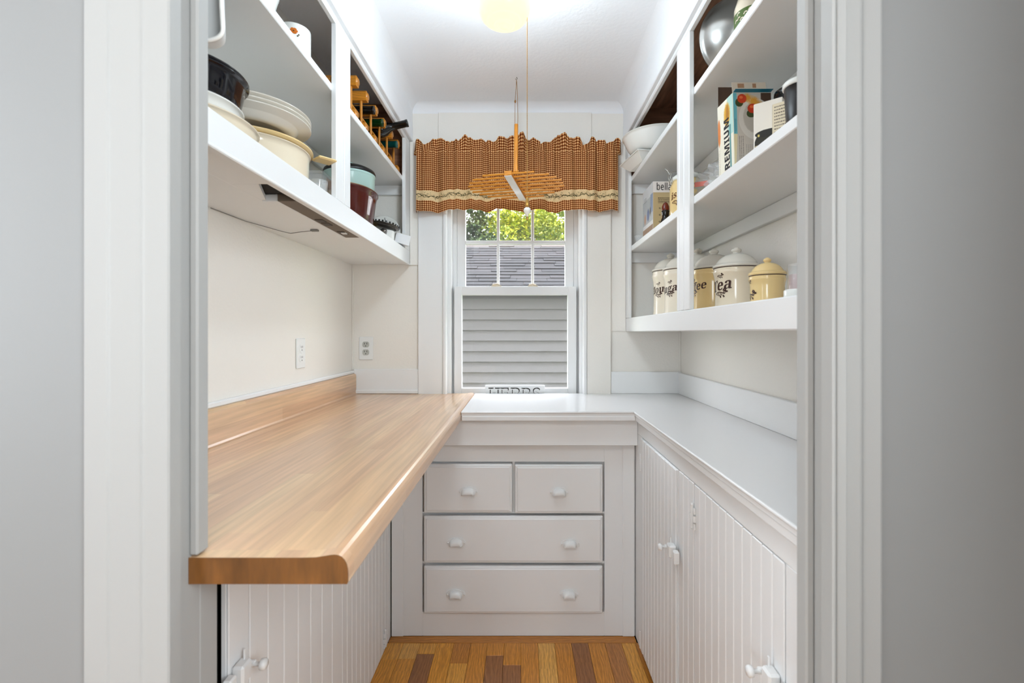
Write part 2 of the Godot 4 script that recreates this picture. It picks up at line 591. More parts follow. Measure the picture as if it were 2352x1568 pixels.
# ---------------------------------------------------------------- room shell
func shell() -> void:
	var g := G.new()
	g.wb(-0.96, -0.853, -1.26, 1.24, 0.66, 2.52, 0, 1)
	struct("wall_left", g, M.cream)
	g = G.new()
	g.wb(0.792, 0.90, -1.26, 1.24, 0.66, 2.52, 0, 1)
	struct("wall_right", g, M.cream)
	g = G.new()
	g.wb(-0.853, -0.381, -1.26, 1.24, 2.40, 2.52, 0)
	g.wb(0.327, 0.792, -1.26, 1.24, 2.40, 2.52, 0)
	g.wb(-0.381, 0.327, 0.75, 1.24, 2.40, 2.52, 0)
	g.wb(-0.381, 0.327, -1.26, -0.36, 2.40, 2.52, 0)
	struct("wall_back", g, M.cream)
	g = G.new()
	g.wb(-0.96, 0.90, 1.14, 1.24, 0.66, 2.52, 0)
	var c := struct("ceiling", g, M.ceiling)
	# coves where the ceiling bends down into the soffits and the back wall
	g = G.new()
	var r := 0.045
	var cove := func(corner: Vector3, inward: Vector3, along: Vector3) -> void:
		var ct := corner + inward * r + Vector3.DOWN * r
		g.smooth()
		for i in 8:
			var a0 := PI / 2 * i / 8.0
			var a1 := PI / 2 * (i + 1) / 8.0
			var p := ct + (-inward * cos(a0) + Vector3.UP * sin(a0)) * r
			var q := ct + (-inward * cos(a1) + Vector3.UP * sin(a1)) * r
			var n := inward + Vector3.DOWN
			g.trin(p, q, q + along, n)
			g.trin(p, q + along, p + along, n)
		g.flat()
	cove.call(W(-0.551, 1.1405, 2.40), Vector3.RIGHT, Vector3(0, 0, 1.74))
	cove.call(W(0.506, 1.1405, 2.40), Vector3.LEFT, Vector3(0, 0, 1.74))
	cove.call(W(-0.551, 1.1405, 2.3995), Vector3.BACK, Vector3(1.057, 0, 0))
	part(c, "cove", g, M.ceiling)
	g = G.new()
	g.wb(-0.566, -0.55, 1.0305, 1.139, 0.673, 2.399, 0.001)
	g.wb(-0.581, -0.548, 0.955, 1.03, 0.673, 2.399, 0.003)
	struct("trim_1", g, M.ceiling)
	g = G.new()
	g.wb(0.505, 0.521, 1.0305, 1.139, 0.673, 2.399, 0.001)
	g.wb(0.503, 0.535, 0.955, 1.03, 0.673, 2.399, 0.003)
	struct("trim_2", g, M.ceiling)
	# boards on the back wall: beside the shelves, above the window
	g = G.new()
	g.wb(-0.562, -0.5195, 0.336, 0.953, 2.392, 2.401, 0.001)
	struct("trim_3", g, M.cream)
	g = G.new()
	g.wb(0.4425, 0.516, 0.005, 0.953, 2.394, 2.401, 0.001)
	struct("trim_4", g, M.cream)
	g = G.new()
	g.wb(-0.42, 0.345, 0.83, 1.098, 2.393, 2.401, 0.001)
	struct("trim_5", g, M.cream)
	g = G.new()
	g.wb(-0.853, -0.8445, -0.19, 0.338, 2.392, 2.4, 0.002)
	struct("trim_6", g, M.cream)
	g = G.new()
	g.wb(0.784, 0.792, -0.20, 0.003, 2.392, 2.4, 0.002)
	struct("trim_7", g, M.cream)
	# floor: slab, planks along the room, mitred border
	g = G.new()
	g.wb(-2.1, 0.95, -1.32, -1.233, -2.9, 2.52, 0)
	var fl := struct("floor", g, M.gap)
	rng.seed = 5
	var x := -0.5295
	while x < 0.44:
		var w := 0.0655 if x + 0.0655 < 0.44 else 0.44 - x
		var cuts := [1.874, rng.randf_range(1.70, 1.84), 0.7]
		if rng.randf() < 0.75:
			cuts = [1.874, rng.randf_range(0.8, 1.5), 0.7]
		for k in 2:
			var p := G.new()
			p.uo = Vector2(rng.randf() * 5.0, rng.randf() * 3.0)
			p.wb(x + 0.0004, x + w - 0.0004, -1.234, -1.215 - rng.randf() * 0.0004, cuts[k + 1] + 0.0004, cuts[k] - 0.0004, 0.0008, 2)
			part(fl, "plank", p, M.planks[rng.randi() % 7])
		x += w
	var b := G.new()
	b.uo = Vector2(0.3, 0.7)
	b.box(W(-0.526, -1.234, 1.917), W(0.448, -1.2148, 1.875), 0.0008, 0)
	part(fl, "border_plank", b, M.planks[5])
	b = G.new()
	b.uo = Vector2(1.3, 0.2)
	b.box(W(0.4405, -1.234, 1.874), W(0.458, -1.2146, 0.7), 0.0008, 2)
	part(fl, "border_plank", b, M.planks[5])
	# kitchen floor planks, run on behind the camera
	for k in 9:
		var p := G.new()
		p.uo = Vector2(k * 0.7, k * 0.31)
		p.wb(-2.09 + k * 0.335, -2.09 + k * 0.335 + 0.334, -1.234, -1.2155, -2.88, 0.69, 0.001, 2)
		part(fl, "plank", p, M.planks[k % 7])

func doorway() -> void:
	# wall between kitchen and pantry, with the doorway in it
	var g := G.new()
	g.wb(-2.10, -0.465, -1.26, 1.30, 0.625, 0.672, 0)
	g.wb(0.409, 0.95, -1.26, 1.30, 0.625, 0.672, 0)
	g.wb(-0.465, 0.409, 0.83, 1.30, 0.625, 0.672, 0)
	struct("wall_front", g, M.kitchen)
	var d := setting("door_1")
	# jambs and stops
	for s in [-1, 1]:
		g = G.new()
		var j: float = -0.453 if s < 0 else 0.397
		g.wb(j, j + 0.0125 * s, -1.2145, 0.82, 0.604, 0.6725, 0.001)
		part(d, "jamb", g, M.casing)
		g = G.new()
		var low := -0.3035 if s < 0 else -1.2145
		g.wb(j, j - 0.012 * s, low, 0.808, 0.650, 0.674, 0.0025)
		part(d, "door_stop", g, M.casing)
	g = G.new()
	g.wb(-0.453, 0.397, 0.82, 0.832, 0.604, 0.6725, 0.001)
	part(d, "head_jamb", g, M.casing)
	# moulded casings: profile across the width, run up the height
	var prof := func(s: int) -> PackedVector2Array:
		var p := PackedVector2Array()
		var left := [[0, 0], [0, 0.0195], [0.002, 0.0215], [0.030, 0.0215], [0.034, 0.0205], [0.041, 0.0145], [0.043, 0.0140], [0.080, 0.0140], [0.082, 0.0132], [0.089, 0.0085], [0.091, 0.0080], [0.119, 0.0080], [0.121, 0.006], [0.121, 0]]
		var right := [[0, 0], [0, 0.0225], [0.0015, 0.0235], [0.004, 0.0232], [0.012, 0.0130], [0.016, 0.0120], [0.042, 0.0120], [0.045, 0.0112], [0.052, 0.0055], [0.055, 0.0050], [0.074, 0.0050], [0.077, 0.0035], [0.077, 0]]
		for q in (left if s < 0 else right):
			p.append(Vector2(q[0], q[1]))
		return p
	for s in [-1, 1]:
		g = G.new()
		var xf := Transform3D(Basis(Vector3(s, 0, 0), Vector3(0, 0, 1), Vector3(0, 1, 0)), W(-0.4455 if s < 0 else 0.3895, -1.2145, 0.6248))
		g.extrude(prof.call(s), 2.06, xf)
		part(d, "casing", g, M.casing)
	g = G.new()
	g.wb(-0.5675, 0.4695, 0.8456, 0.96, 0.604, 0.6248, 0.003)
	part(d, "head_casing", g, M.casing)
	# filler post under the counter end, behind the jamb
	g = G.new()
	g.wb(-0.60, -0.453, -1.2145, -0.343, 0.6722, 0.712, 0.002)
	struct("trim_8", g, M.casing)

func kitchen() -> void:
	var g := G.new()
	g.wb(-2.10, -2.0, -1.26, 1.30, -2.9, 0.70, 0)
	struct("wall_kitchen_left", g, M.kitchen)
	g = G.new()
	g.wb(0.668, 0.76, -1.26, 1.30, -2.9, 0.6245, 0)
	struct("wall_kitchen_right", g, M.kitchen)
	g = G.new()
	g.wb(-2.1, 0.72, -1.26, 1.30, -2.9, -2.8, 0)
	struct("wall_kitchen_rear", g, M.kitchen)
	g = G.new()
	g.wb(-2.1, 0.72, 1.21, 1.30, -2.9, 0.70, 0)
	struct("ceiling_kitchen", g, M.ceiling)
	# added glowing panels framed like windows, out of view, to fill the pantry
	var w := setting("window_2")
	g = G.new()
	for v in [[-0.90, -0.85, -0.25, 0.85], [-0.05, 0.0, -0.25, 0.85], [-0.85, -0.05, -0.25, -0.20], [-0.85, -0.05, 0.80, 0.85]]:
		g.wb(0.648, 0.668, v[2], v[3], v[0], v[1], 0.003)
	part(w, "panel_frame", g, M.trim)
	g = G.new()
	g.wb(0.660, 0.668, -0.20, 0.80, -0.85, -0.05, 0)
	part(w, "glow_pane", g, M.added_glow)
	w = setting("window_4")
	g = G.new()
	for v in [[-0.55, -0.50, -0.35, 0.85], [0.50, 0.55, -0.35, 0.85], [-0.50, 0.50, -0.35, -0.30], [-0.50, 0.50, 0.80, 0.85]]:
		g.wb(-2.0, -1.98, v[2], v[3], v[0], v[1], 0.003)
	part(w, "panel_frame", g, M.trim)
	g = G.new()
	g.wb(-2.0, -1.992, -0.30, 0.80, -0.50, 0.50, 0)
	part(w, "glow_pane", g, M.added_glow)
	w = setting("window_3")
	g = G.new()
	for v in [[-1.98, -1.93, -0.45, 0.85], [-1.23, -1.18, -0.45, 0.85], [-1.93, -1.23, -0.45, -0.40], [-1.93, -1.23, 0.80, 0.85]]:
		g.wb(v[0], v[1], v[2], v[3], -2.80, -2.78, 0.003)
	part(w, "panel_frame", g, M.trim)
	g = G.new()
	g.wb(-1.93, -1.23, -0.40, 0.80, -2.80, -2.793, 0)
	part(w, "glow_pane", g, M.added_glow)
	var l := thing("ceiling_lamp", "added flat square light panel, out of view on the kitchen ceiling", "lamp", Vector3(-0.15, H + 1.2, 0.5))  # fill light added behind the camera
	g = G.new()
	g.box(Vector3(-0.32, -0.012, -0.32), Vector3(0.32, 0.0095, 0.32), 0.004)
	part(l, "frame", g, M.trim, true)
	g = G.new()
	g.box(Vector3(-0.30, -0.0145, -0.30), Vector3(0.30, -0.0122, 0.30), 0.001)
	part(l, "diffuser", g, M.opal, true)

func window() -> void:
	var w := setting("window_1")
	var g := G.new()
	# side casings with an inner bead, head casing, jambs, stool
	g.wb(-0.519, -0.397, -0.3455, 0.86, 2.378, 2.3995, 0.003)
	part(w, "casing", g, M.trim)
	g = G.new()
	g.wb(0.3207, 0.4407, -0.3455, 0.86, 2.378, 2.3995, 0.003)
	part(w, "casing", g, M.cream)
	g = G.new()
	g.wb(-0.3965, 0.3202, 0.742, 0.86, 2.378, 2.3995, 0.003)
	part(w, "head_casing", g, M.trim)
	for s in [[-0.396, -0.376], [0.300, 0.320]]:
		g = G.new()
		g.wb(s[0], s[1], -0.3455, 0.7415, 2.37, 2.405, 0.005)
		part(w, "stop_bead", g, M.trim)
	g = G.new()
	g.wb(-0.381, -0.3575, -0.359, 0.745, 2.405, 2.519, 0.001)
	g.wb(0.2855, 0.327, -0.359, 0.745, 2.405, 2.519, 0.001)
	g.wb(-0.3575, 0.2855, 0.742, 0.75, 2.405, 2.519, 0.001)
	g.wb(-0.3574, -0.3375, -0.345, 0.741, 2.468, 2.512, 0.001)
	g.wb(0.2645, 0.2854, -0.345, 0.741, 2.468, 2.512, 0.001)
	part(w, "jamb", g, M.trim)
	g = G.new()
	g.wb(-0.381, 0.3265, -0.3595, -0.346, 2.396, 2.519, 0.001)
	part(w, "stool", g, M.trim)
	# lower sash: one pane
	g = G.new()
	g.wb(-0.3470, -0.3085, -0.3455, 0.2325, 2.430, 2.466, 0.002)
	g.wb(0.2300, 0.2742, -0.3455, 0.2325, 2.430, 2.466, 0.002)
	g.wb(-0.3085, 0.2300, -0.3455, -0.2835, 2.430, 2.466, 0.002)
	g.wb(-0.3085, 0.2300, 0.1895, 0.2325, 2.430, 2.466, 0.002)
	var lo := part(w, "lower_sash", g, M.trim)
	g = G.new()
	g.wb(-0.3105, 0.232, -0.2855, 0.1915, 2.447, 2.450, 0)
	part(lo, "pane", g, M.glass)
	for lx in [-0.133, 0.053]:
		g = G.new()
		g.wb(lx - 0.026, lx + 0.026, 0.2327, 0.238, 2.436, 2.462, 0.002)
		g.tube([W(lx - 0.02, 0.243, 2.448), W(lx, 0.245, 2.447), W(lx + 0.016, 0.241, 2.445)], 0.005, 8)
		part(lo, "sash_lock", g, M.cer_cream)
	# upper sash: six panes
	g = G.new()
	g.wb(-0.3370, -0.2940, 0.195, 0.742, 2.470, 2.505, 0.002)
	g.wb(0.2200, 0.2640, 0.195, 0.742, 2.470, 2.505, 0.002)
	g.wb(-0.2940, 0.2200, 0.195, 0.238, 2.470, 2.505, 0.002)
	g.wb(-0.2940, 0.2200, 0.692, 0.742, 2.470, 2.505, 0.002)
	var up := part(w, "upper_sash", g, M.trim)
	for v in [[-0.1325, -0.119], [0.045, 0.060]]:
		g = G.new()
		g.wb(v[0], v[1], 0.238, 0.692, 2.472, 2.500, 0.003)
		part(up, "muntin", g, M.trim)
	g = G.new()
	g.wb(-0.294, 0.22, 0.456, 0.474, 2.4712, 2.501, 0.003)
	part(up, "muntin", g, M.trim)
	for c in [[-0.2945, -0.132], [-0.1195, 0.0455], [0.0595, 0.2205]]:
		for r in [[0.2375, 0.4565], [0.4735, 0.6925]]:
			g = G.new()
			g.wb(c[0], c[1], r[0], r[1], 2.486, 2.489, 0)
			part(up, "pane", g, M.glass)
	# the sign standing on the stool
	var sgn := thing("sign", "small white wooden sign carved with HERBS on the window stool", "sign", W(-0.0375, -0.3458, 2.412))
	g = G.new()
	g.box(Vector3(-0.151, 0, -0.008), Vector3(0.151, 0.080, 0.007), 0.0025)
	part(sgn, "board", g, M.trim, true)
	var q := G.new()
	var q2 := G.new()
	var letters := "HERBS"
	for i in 5:
		var lx := -0.105 + i * 0.0535
		q.text(letters[i], 0.066, func(p): return Vector3(lx + p.x * 1.16, 0.040 + p.y * 1.14, 0.0073 + p.z), "Droid Serif", true, 0.0006)
		q2.text(letters[i], 0.060, func(p): return Vector3(lx + p.x, 0.040 + p.y, 0.0081 + p.z), "Droid Serif", true, 0.0008)
	part(sgn, "letter_outline", q, mat(Color(0.22, 0.22, 0.2), 0.7), true, "dark carved outlines of the letters")
	part(sgn, "lettering", q2, M.trim, true, "HERBS")

func outside() -> void:
	# unseen upper storey, added to keep sun off the garage siding and roof
	var g := G.new()
	g.wb(-5.0, 5.0, 1.32, 6.4, 2.0, 2.52, 0)
	g.wb(-5.0, -0.97, -2.4, 1.31, 2.40, 2.52, 0)
	g.wb(0.91, 5.0, -2.4, 1.31, 2.40, 2.52, 0)
	struct("wall_added_exterior", g, M.siding)
	g = G.new()
	g.wb(-30, 30, -2.5, -2.4, 2.54, 60, 0)
	struct("floor_yard", g, M.grass)
	# garage next door: lapped siding under a shingled roof
	var b := thing("garage", "neighbouring garage with pale grey lap siding and a grey shingled roof", "building", Vector3(0, H - 2.4, -6.4))
	g = G.new()
	g.wb(-2.6, 2.6, -2.4, 0.40, 5.25, 8.8, 0)
	part(b, "wall", g, M.siding)
	var y := -2.38
	var k := 0
	while y < 0.40:
		g = G.new()
		var top := minf(y + 0.1145, 0.42)
		var a := [W(-2.6, y, 5.205), W(2.6, y, 5.205), W(2.6, top, 5.232), W(-2.6, top, 5.232)]
		g.poly(a, Vector3(0, 0, 1), 0)
		g.poly([W(-2.6, y, 5.205), W(2.6, y, 5.205), W(2.6, y, 5.249), W(-2.6, y, 5.249)], Vector3(0, -1, 0), 0)
		g.poly([W(-2.6, top, 5.232), W(2.6, top, 5.232), W(2.6, top, 5.249), W(-2.6, top, 5.249)], Vector3(0, 1, 0), 0)
		g.poly([W(-2.6, y, 5.205), W(-2.6, top, 5.232), W(-2.6, top, 5.249), W(-2.6, y, 5.249)], Vector3(-1, 0, 0), 0)
		g.poly([W(2.6, y, 5.205), W(2.6, top, 5.232), W(2.6, top, 5.249), W(2.6, y, 5.249)], Vector3(1, 0, 0), 0)
		part(b, "siding_board", g, M.siding)
		y += 0.1145
		k += 1
	g = G.new()
	g.wb(-2.75, 2.75, 0.40, 0.47, 5.08, 5.12, 0.004)
	part(b, "fascia", g, M.trim)
	# roof deck and shingles, both slopes
	var e0 := Vector2(5.06, 0.452)
	var rg := Vector2(7.20, 1.365)
	var sl := rg - e0
	g = G.new()
	g.poly([W(-2.8, e0.y - 0.01, e0.x), W(2.8, e0.y - 0.01, e0.x), W(2.8, rg.y - 0.01, rg.x), W(-2.8, rg.y - 0.01, rg.x)], Vector3(0, 1, 0.4))
	g.poly([W(-2.8, e0.y - 0.01, 9.34), W(2.8, e0.y - 0.01, 9.34), W(2.8, rg.y - 0.01, rg.x), W(-2.8, rg.y - 0.01, rg.x)], Vector3(0, 1, -0.4))
	g.poly([W(-2.6, e0.y - 0.06, e0.x), W(-2.6, e0.y - 0.06, 9.3), W(-2.6, rg.y - 0.02, rg.x)], Vector3(-1, 0, 0))
	g.poly([W(2.6, e0.y - 0.06, e0.x), W(2.6, e0.y - 0.06, 9.3), W(2.6, rg.y - 0.02, rg.x)], Vector3(1, 0, 0))
	part(b, "roof_deck", g, M.shingles[1])
	rng.seed = 77
	var n := 18
	for i in n:
		var x := -2.8 - rng.randf() * 0.3
		while x < 2.8:
			var ww := rng.randf_range(0.28, 0.46)
			var xa := maxf(x, -2.8)
			var xb := minf(x + ww - 0.004, 2.8)
			x += ww
			if xb - xa < 0.03:
				continue
			var t0 := float(i) / n
			var t1 := minf(1.0, float(i + 1.25) / n)
			var lift := rng.randf_range(0.008, 0.02)
			var p := e0 + sl * t0
			var q := e0 + sl * t1
			g = G.new()
			g.uo = Vector2(rng.randf(), rng.randf())
			g.poly([W(xa, p.y + lift, p.x), W(xb, p.y + lift, p.x), W(xb, q.y + 0.003, q.x), W(xa, q.y + 0.003, q.x)], Vector3(0, 1, 0.4), 0)
			g.poly([W(xa, p.y + lift, p.x), W(xb, p.y + lift, p.x), W(xb, p.y - 0.006, p.x + 0.002), W(xa, p.y - 0.006, p.x + 0.002)], Vector3(0, 0, 1), 0)
			g.poly([W(xa, p.y + lift, p.x), W(xa, q.y + 0.003, q.x), W(xa, p.y - 0.006, p.x)], Vector3(-1, 0, 0), 0)
			g.poly([W(xb, p.y + lift, p.x), W(xb, q.y + 0.003, q.x), W(xb, p.y - 0.006, p.x)], Vector3(1, 0, 0), 0)
			part(b, "shingle", g, M.shingles[rng.randi() % 4])
	# trees beyond the garage
	tree("leafy olive-green tree beyond the right half of the garage roof", Vector3(1.9, H - 2.4, -11.6), 3.4, [[Vector3(0, 3.7, 0), 1.5], [Vector3(-0.8, 3.4, 0.4), 0.9], [Vector3(0.7, 4.7, 0), 1.4], [Vector3(1.3, 3.2, 0.3), 1.2], [Vector3(-0.6, 5.0, -0.3), 1.1]], Color(0.24, 0.33, 0.08), Color(0.56, 0.58, 0.20), 17000, 3)
	tree("bright lime-yellow tree in the middle, above the garage ridge", Vector3(0.05, H - 2.4, -13.2), 3.2, [[Vector3(0, 3.9, 0), 1.15], [Vector3(0.7, 4.6, 0.2), 0.9], [Vector3(-0.5, 4.9, 0), 0.9], [Vector3(0.1, 5.6, 0), 0.9]], Color(0.34, 0.46, 0.10), Color(0.70, 0.68, 0.16), 14000, 4)
	tree("darker bluish-green tree with sky showing through, left of the lime tree", Vector3(-1.65, H - 2.4, -12.4), 3.6, [[Vector3(0.2, 3.6, 0), 0.95], [Vector3(0.6, 4.35, 0), 0.7], [Vector3(-0.5, 4.6, 0), 0.9], [Vector3(0.1, 5.4, 0), 0.8], [Vector3(0.75, 3.5, 0), 0.65]], Color(0.07, 0.13, 0.08), Color(0.26, 0.35, 0.18), 13000, 5)
	tree("distant dark tree filling the gaps behind the lime tree, left of the window middle", Vector3(-3.2, H - 2.4, -22.0), 3.6, [[Vector3(0.2, 5.0, 0), 2.2], [Vector3(1.9, 6.4, 0), 1.7], [Vector3(-1.6, 6.6, 0), 1.9], [Vector3(0.3, 8.0, 0), 1.6], [Vector3(2.2, 4.2, 0), 1.4]], Color(0.09, 0.15, 0.10), Color(0.26, 0.36, 0.22), 12000, 6, 0.2)
	tree("distant green tree behind the olive-green tree, right of the window middle", Vector3(1.6, H - 2.4, -21.0), 3.6, [[Vector3(0.2, 5.0, 0), 2.2], [Vector3(1.9, 6.4, 0), 1.7], [Vector3(-1.4, 6.2, 0), 1.7], [Vector3(0.3, 8.0, 0), 1.6]], Color(0.20, 0.30, 0.10), Color(0.46, 0.52, 0.20), 12000, 7, 0.2)

func tree(label: String, at: Vector3, trunk: float, blobs: Array, c0: Color, c1: Color, n: int, sd: int, s := 0.11) -> void:
	rng.seed = sd * 101
	var t := thing("tree", label, "tree", at)
	var g := G.new()
	g.tube([Vector3.ZERO, Vector3(0.05, trunk * 0.5, 0), Vector3(0, trunk, 0.03), Vector3(-0.05, trunk + 1.6, 0)], 0.16, 10, 0.04)
	part(t, "trunk", g, M.bark, true)
	for bl in blobs:
		g = G.new()
		var c: Vector3 = bl[0]
		g.tube([Vector3(0, trunk * 0.8, 0), Vector3(c.x * 0.5, (trunk * 0.8 + c.y) * 0.5 + 0.1, c.z * 0.5), c], 0.06, 7, 0.015)
		part(t, "branch", g, M.bark, true)
	g = G.new()
	g.tri(Vector3(0, 0, 0), Vector3(-0.3, 0.06, 0.5) * s, Vector3(0, 0, 1) * s)
	g.tri(Vector3(0, 0, 0), Vector3(0, 0, 1) * s, Vector3(0.3, 0.06, 0.5) * s)
	var mm := MultiMesh.new()
	mm.transform_format = MultiMesh.TRANSFORM_3D
	mm.use_colors = true
	mm.mesh = g.mesh()
	mm.instance_count = n
	var vol := 0.0
	for bl in blobs:
		vol += bl[1] * bl[1]
	for i in n:
		var pick := rng.randf() * vol
		var b = blobs[0]
		for bl in blobs:
			pick -= bl[1] * bl[1]
			if pick <= 0.0:
				b = bl
				break
		var dir := Vector3(rng.randfn(), rng.randfn(), rng.randfn()).normalized()
		var rad: float = b[1] * (0.62 + 0.42 * sqrt(rng.randf())) * (0.85 + 0.2 * sin(dir.x * 7.0 + sd) * sin(dir.y * 6.0 + dir.z * 5.0))
		var bs := Basis.from_euler(Vector3(rng.randf_range(-1.2, 0.6), rng.randf() * TAU, rng.randf_range(-0.8, 0.8))) * rng.randf_range(0.6, 1.25)
		mm.set_instance_transform(i, Transform3D(bs, (b[0] as Vector3) + dir * rad))
		var c := c0.lerp(c1, clampf(rng.randfn(0.5, 0.28), 0, 1))
		mm.set_instance_color(i, c.srgb_to_linear())
	var f := MultiMeshInstance3D.new()
	f.multimesh = mm
	f.material_override = M.leaf
	f.name = "foliage"
	f.set_meta("kind", "stuff")
	t.add_child(f, true)

# ---------------------------------------------------------------- built-in open shelves
func shelves() -> void:
	# left unit
	var u := thing("shelf_unit", "white built-in open wall shelves on the left, above the wooden counter", "shelves", W(-0.708, 0.336, 1.53))
	var g := G.new()
	g.wb(-0.579, -0.563, 0.405, 0.936, 0.674, 0.765)
	part(u, "stile", g, M.white)
	g = G.new()
	g.wb(-0.579, -0.5632, 0.405, 0.936, 1.4495, 1.4985)
	part(u, "stile", g, M.white)
	g = G.new()
	g.wb(-0.579, -0.5640, 0.405, 0.936, 1.499, 1.5165)
	part(u, "stile_bead", g, M.white)
	g = G.new()
	g.wb(-0.579, -0.5632, 0.405, 0.936, 1.517, 1.568)
	part(u, "stile", g, M.white)
	g = G.new()
	g.wb(-0.579, -0.563, 0.405, 0.936, 2.302, 2.399)
	part(u, "stile", g, M.white)
	g = G.new()
	g.wb(-0.581, -0.5625, 0.936, 0.9545, 0.674, 2.399, 0.004)
	part(u, "top_rail", g, M.white)
	g = G.new()
	g.wb(-0.579, -0.563, 0.336, 0.4055, 0.674, 2.399, 0.002)
	part(u, "bottom_rail", g, M.white)
	g = G.new()
	g.wb(-0.5785, -0.5605, 0.3346, 0.3425, 0.674, 2.398, 0.002)
	part(u, "bottom_bead", g, M.white)
	g = G.new()
	g.wb(-0.8525, -0.578, 0.732, 0.754, 0.674, 2.399, 0.002)
	part(u, "shelf", g, M.white)
	# bottom board, cut out for the lamp
	g = G.new()
	g.wb(-0.8525, -0.671, 0.340, 0.365, 0.674, 2.399, 0.001)
	g.wb(-0.671, -0.5795, 0.340, 0.365, 0.674, 1.10, 0.001)
	g.wb(-0.671, -0.5795, 0.340, 0.365, 1.71, 2.399, 0.001)
	g.wb(-0.671, -0.5795, 0.360, 0.365, 1.10, 1.71, 0)
	part(u, "bottom_board", g, M.white)
	g = G.new()
	g.wb(-0.8525, -0.835, 0.684, 0.7318, 0.674, 2.399, 0.002)
	part(u, "cleat", g, M.white)
	g = G.new()
	g.wb(-0.8345, -0.58, 0.684, 0.7318, 2.384, 2.399, 0.002)
	part(u, "cleat", g, M.white)
	g = G.new()
	g.wb(-0.8525, -0.566, 0.7545, 1.138, 2.393, 2.399, 0, 0)
	part(u, "end_panel", g, M.brownpanel, false, "bare brown wooden end panel")
	# lamp recessed in the underside
	var l := thing("strip_lamp", "worn strip lamp housing let into the underside of the left shelves", "lamp", W(-0.627, 0.34, 1.40))
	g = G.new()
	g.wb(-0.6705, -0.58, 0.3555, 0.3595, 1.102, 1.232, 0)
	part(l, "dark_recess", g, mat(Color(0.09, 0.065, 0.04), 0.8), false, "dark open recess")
	g = G.new()
	var wedge := PackedVector2Array([Vector2(-0.6708, 1.1005), Vector2(-0.606, 1.1005), Vector2(-0.6605, 1.2318), Vector2(-0.6708, 1.2318)])
	g.extrude(wedge, 0.012, Transform3D(Basis(Vector3(1, 0, 0), Vector3(0, 0, -1), Vector3(0, 1, 0)), Vector3(0, H + 0.3402, 0)))
	part(l, "filler_board", g, M.white)
	g = G.new()
	g.wb(-0.6705, -0.631, 0.3365, 0.356, 1.2325, 1.708, 0.002)
	part(l, "diffuser", g, M.white)
	g = G.new()
	g.wb(-0.6305, -0.5805, 0.3375, 0.356, 1.2325, 1.708, 0.001)
	part(l, "back_plate", g, M.greywood, false, "worn bare grey-brown plate")
	for v in [[1.43, 1.465], [1.475, 1.51], [1.60, 1.645]]:
		g = G.new()
		g.wb(-0.621, -0.598, 0.3355, 0.3385, v[0], v[1], 0.0005)
		part(l, "socket", g, mat(Color(0.27, 0.23, 0.19), 0.6))
	g = G.new()
	g.wb(-0.612, -0.596, 0.333, 0.337, 1.613, 1.632, 0.001)
	part(l, "switch", g, M.outlet)
	# cord tacked along the underside
	g = G.new()
	g.tube([W(-0.846, 0.3375, 1.30), W(-0.84, 0.337, 1.45), W(-0.80, 0.335, 1.585), W(-0.784, 0.3345, 1.62), W(-0.74, 0.3355, 1.60), W(-0.70, 0.3355, 1.585), W(-0.674, 0.336, 1.585)], 0.0012, 6)
	g.wb(-0.70, -0.676, 0.334, 0.3398, 1.578, 1.592, 0.001)
	whole("cord", g, mat(Color(0.5, 0.49, 0.47), 0.6), "thin grey cord tacked under the left shelves from wall to lamp", "cord")
	# right unit
	u = thing("shelf_unit", "white built-in open wall shelves on the right, above the white counter", "shelves", W(0.654, 0.004, 1.53))
	for v in [[0.674, 0.765], [1.486, 1.523], [1.5385, 1.566], [1.5815, 1.604], [2.335, 2.399]]:
		g = G.new()
		g.wb(0.517, 0.533, 0.071, 0.936, v[0], v[1], 0.002)
		part(u, "stile", g, M.white)
	g = G.new()
	g.wb(0.5195, 0.533, 0.071, 0.936, 1.522, 1.5825, 0.0005)
	part(u, "stile_bead", g, M.white)
	g = G.new()
	g.wb(0.5165, 0.535, 0.936, 0.9545, 0.674, 2.399, 0.004)
	part(u, "top_rail", g, M.white)
	g = G.new()
	g.wb(0.517, 0.533, 0.004, 0.0705, 0.674, 2.399, 0.003)
	part(u, "bottom_rail", g, M.white)
	g = G.new()
	g.wb(0.5335, 0.7915, 0.044, 0.064, 0.674, 2.399, 0.001)
	part(u, "bottom_board", g, M.white)
	g = G.new()
	g.wb(0.533, 0.7915, 0.738, 0.762, 0.674, 2.399, 0.002)
	part(u, "shelf", g, M.white)
	g = G.new()
	g.wb(0.533, 0.7915, 0.398, 0.424, 0.674, 2.399, 0.002)
	part(u, "shelf", g, M.white)
	for v in [0.690, 0.347]:
		g = G.new()
		g.wb(0.774, 0.7915, v, v + 0.048 if v > 0.5 else v + 0.0508, 0.674, 2.399, 0.002)
		part(u, "cleat", g, M.white)
		g = G.new()
		g.wb(0.535, 0.7735, v, v + 0.048 if v > 0.5 else v + 0.0508, 2.384, 2.399, 0.002)
		part(u, "cleat", g, M.white)
	g = G.new()
	g.wb(0.522, 0.7915, 0.7625, 1.12, 2.393, 2.399, 0, 0)
	part(u, "end_panel", g, M.brownpanel, false, "bare brown wooden end panel")
	g = G.new()
	g.wb(0.522, 0.7915, 1.121, 1.138, 1.58, 2.399, 0.001, 2)
	part(u, "top_board", g, M.brownpanel, false, "bare brown wooden top board")

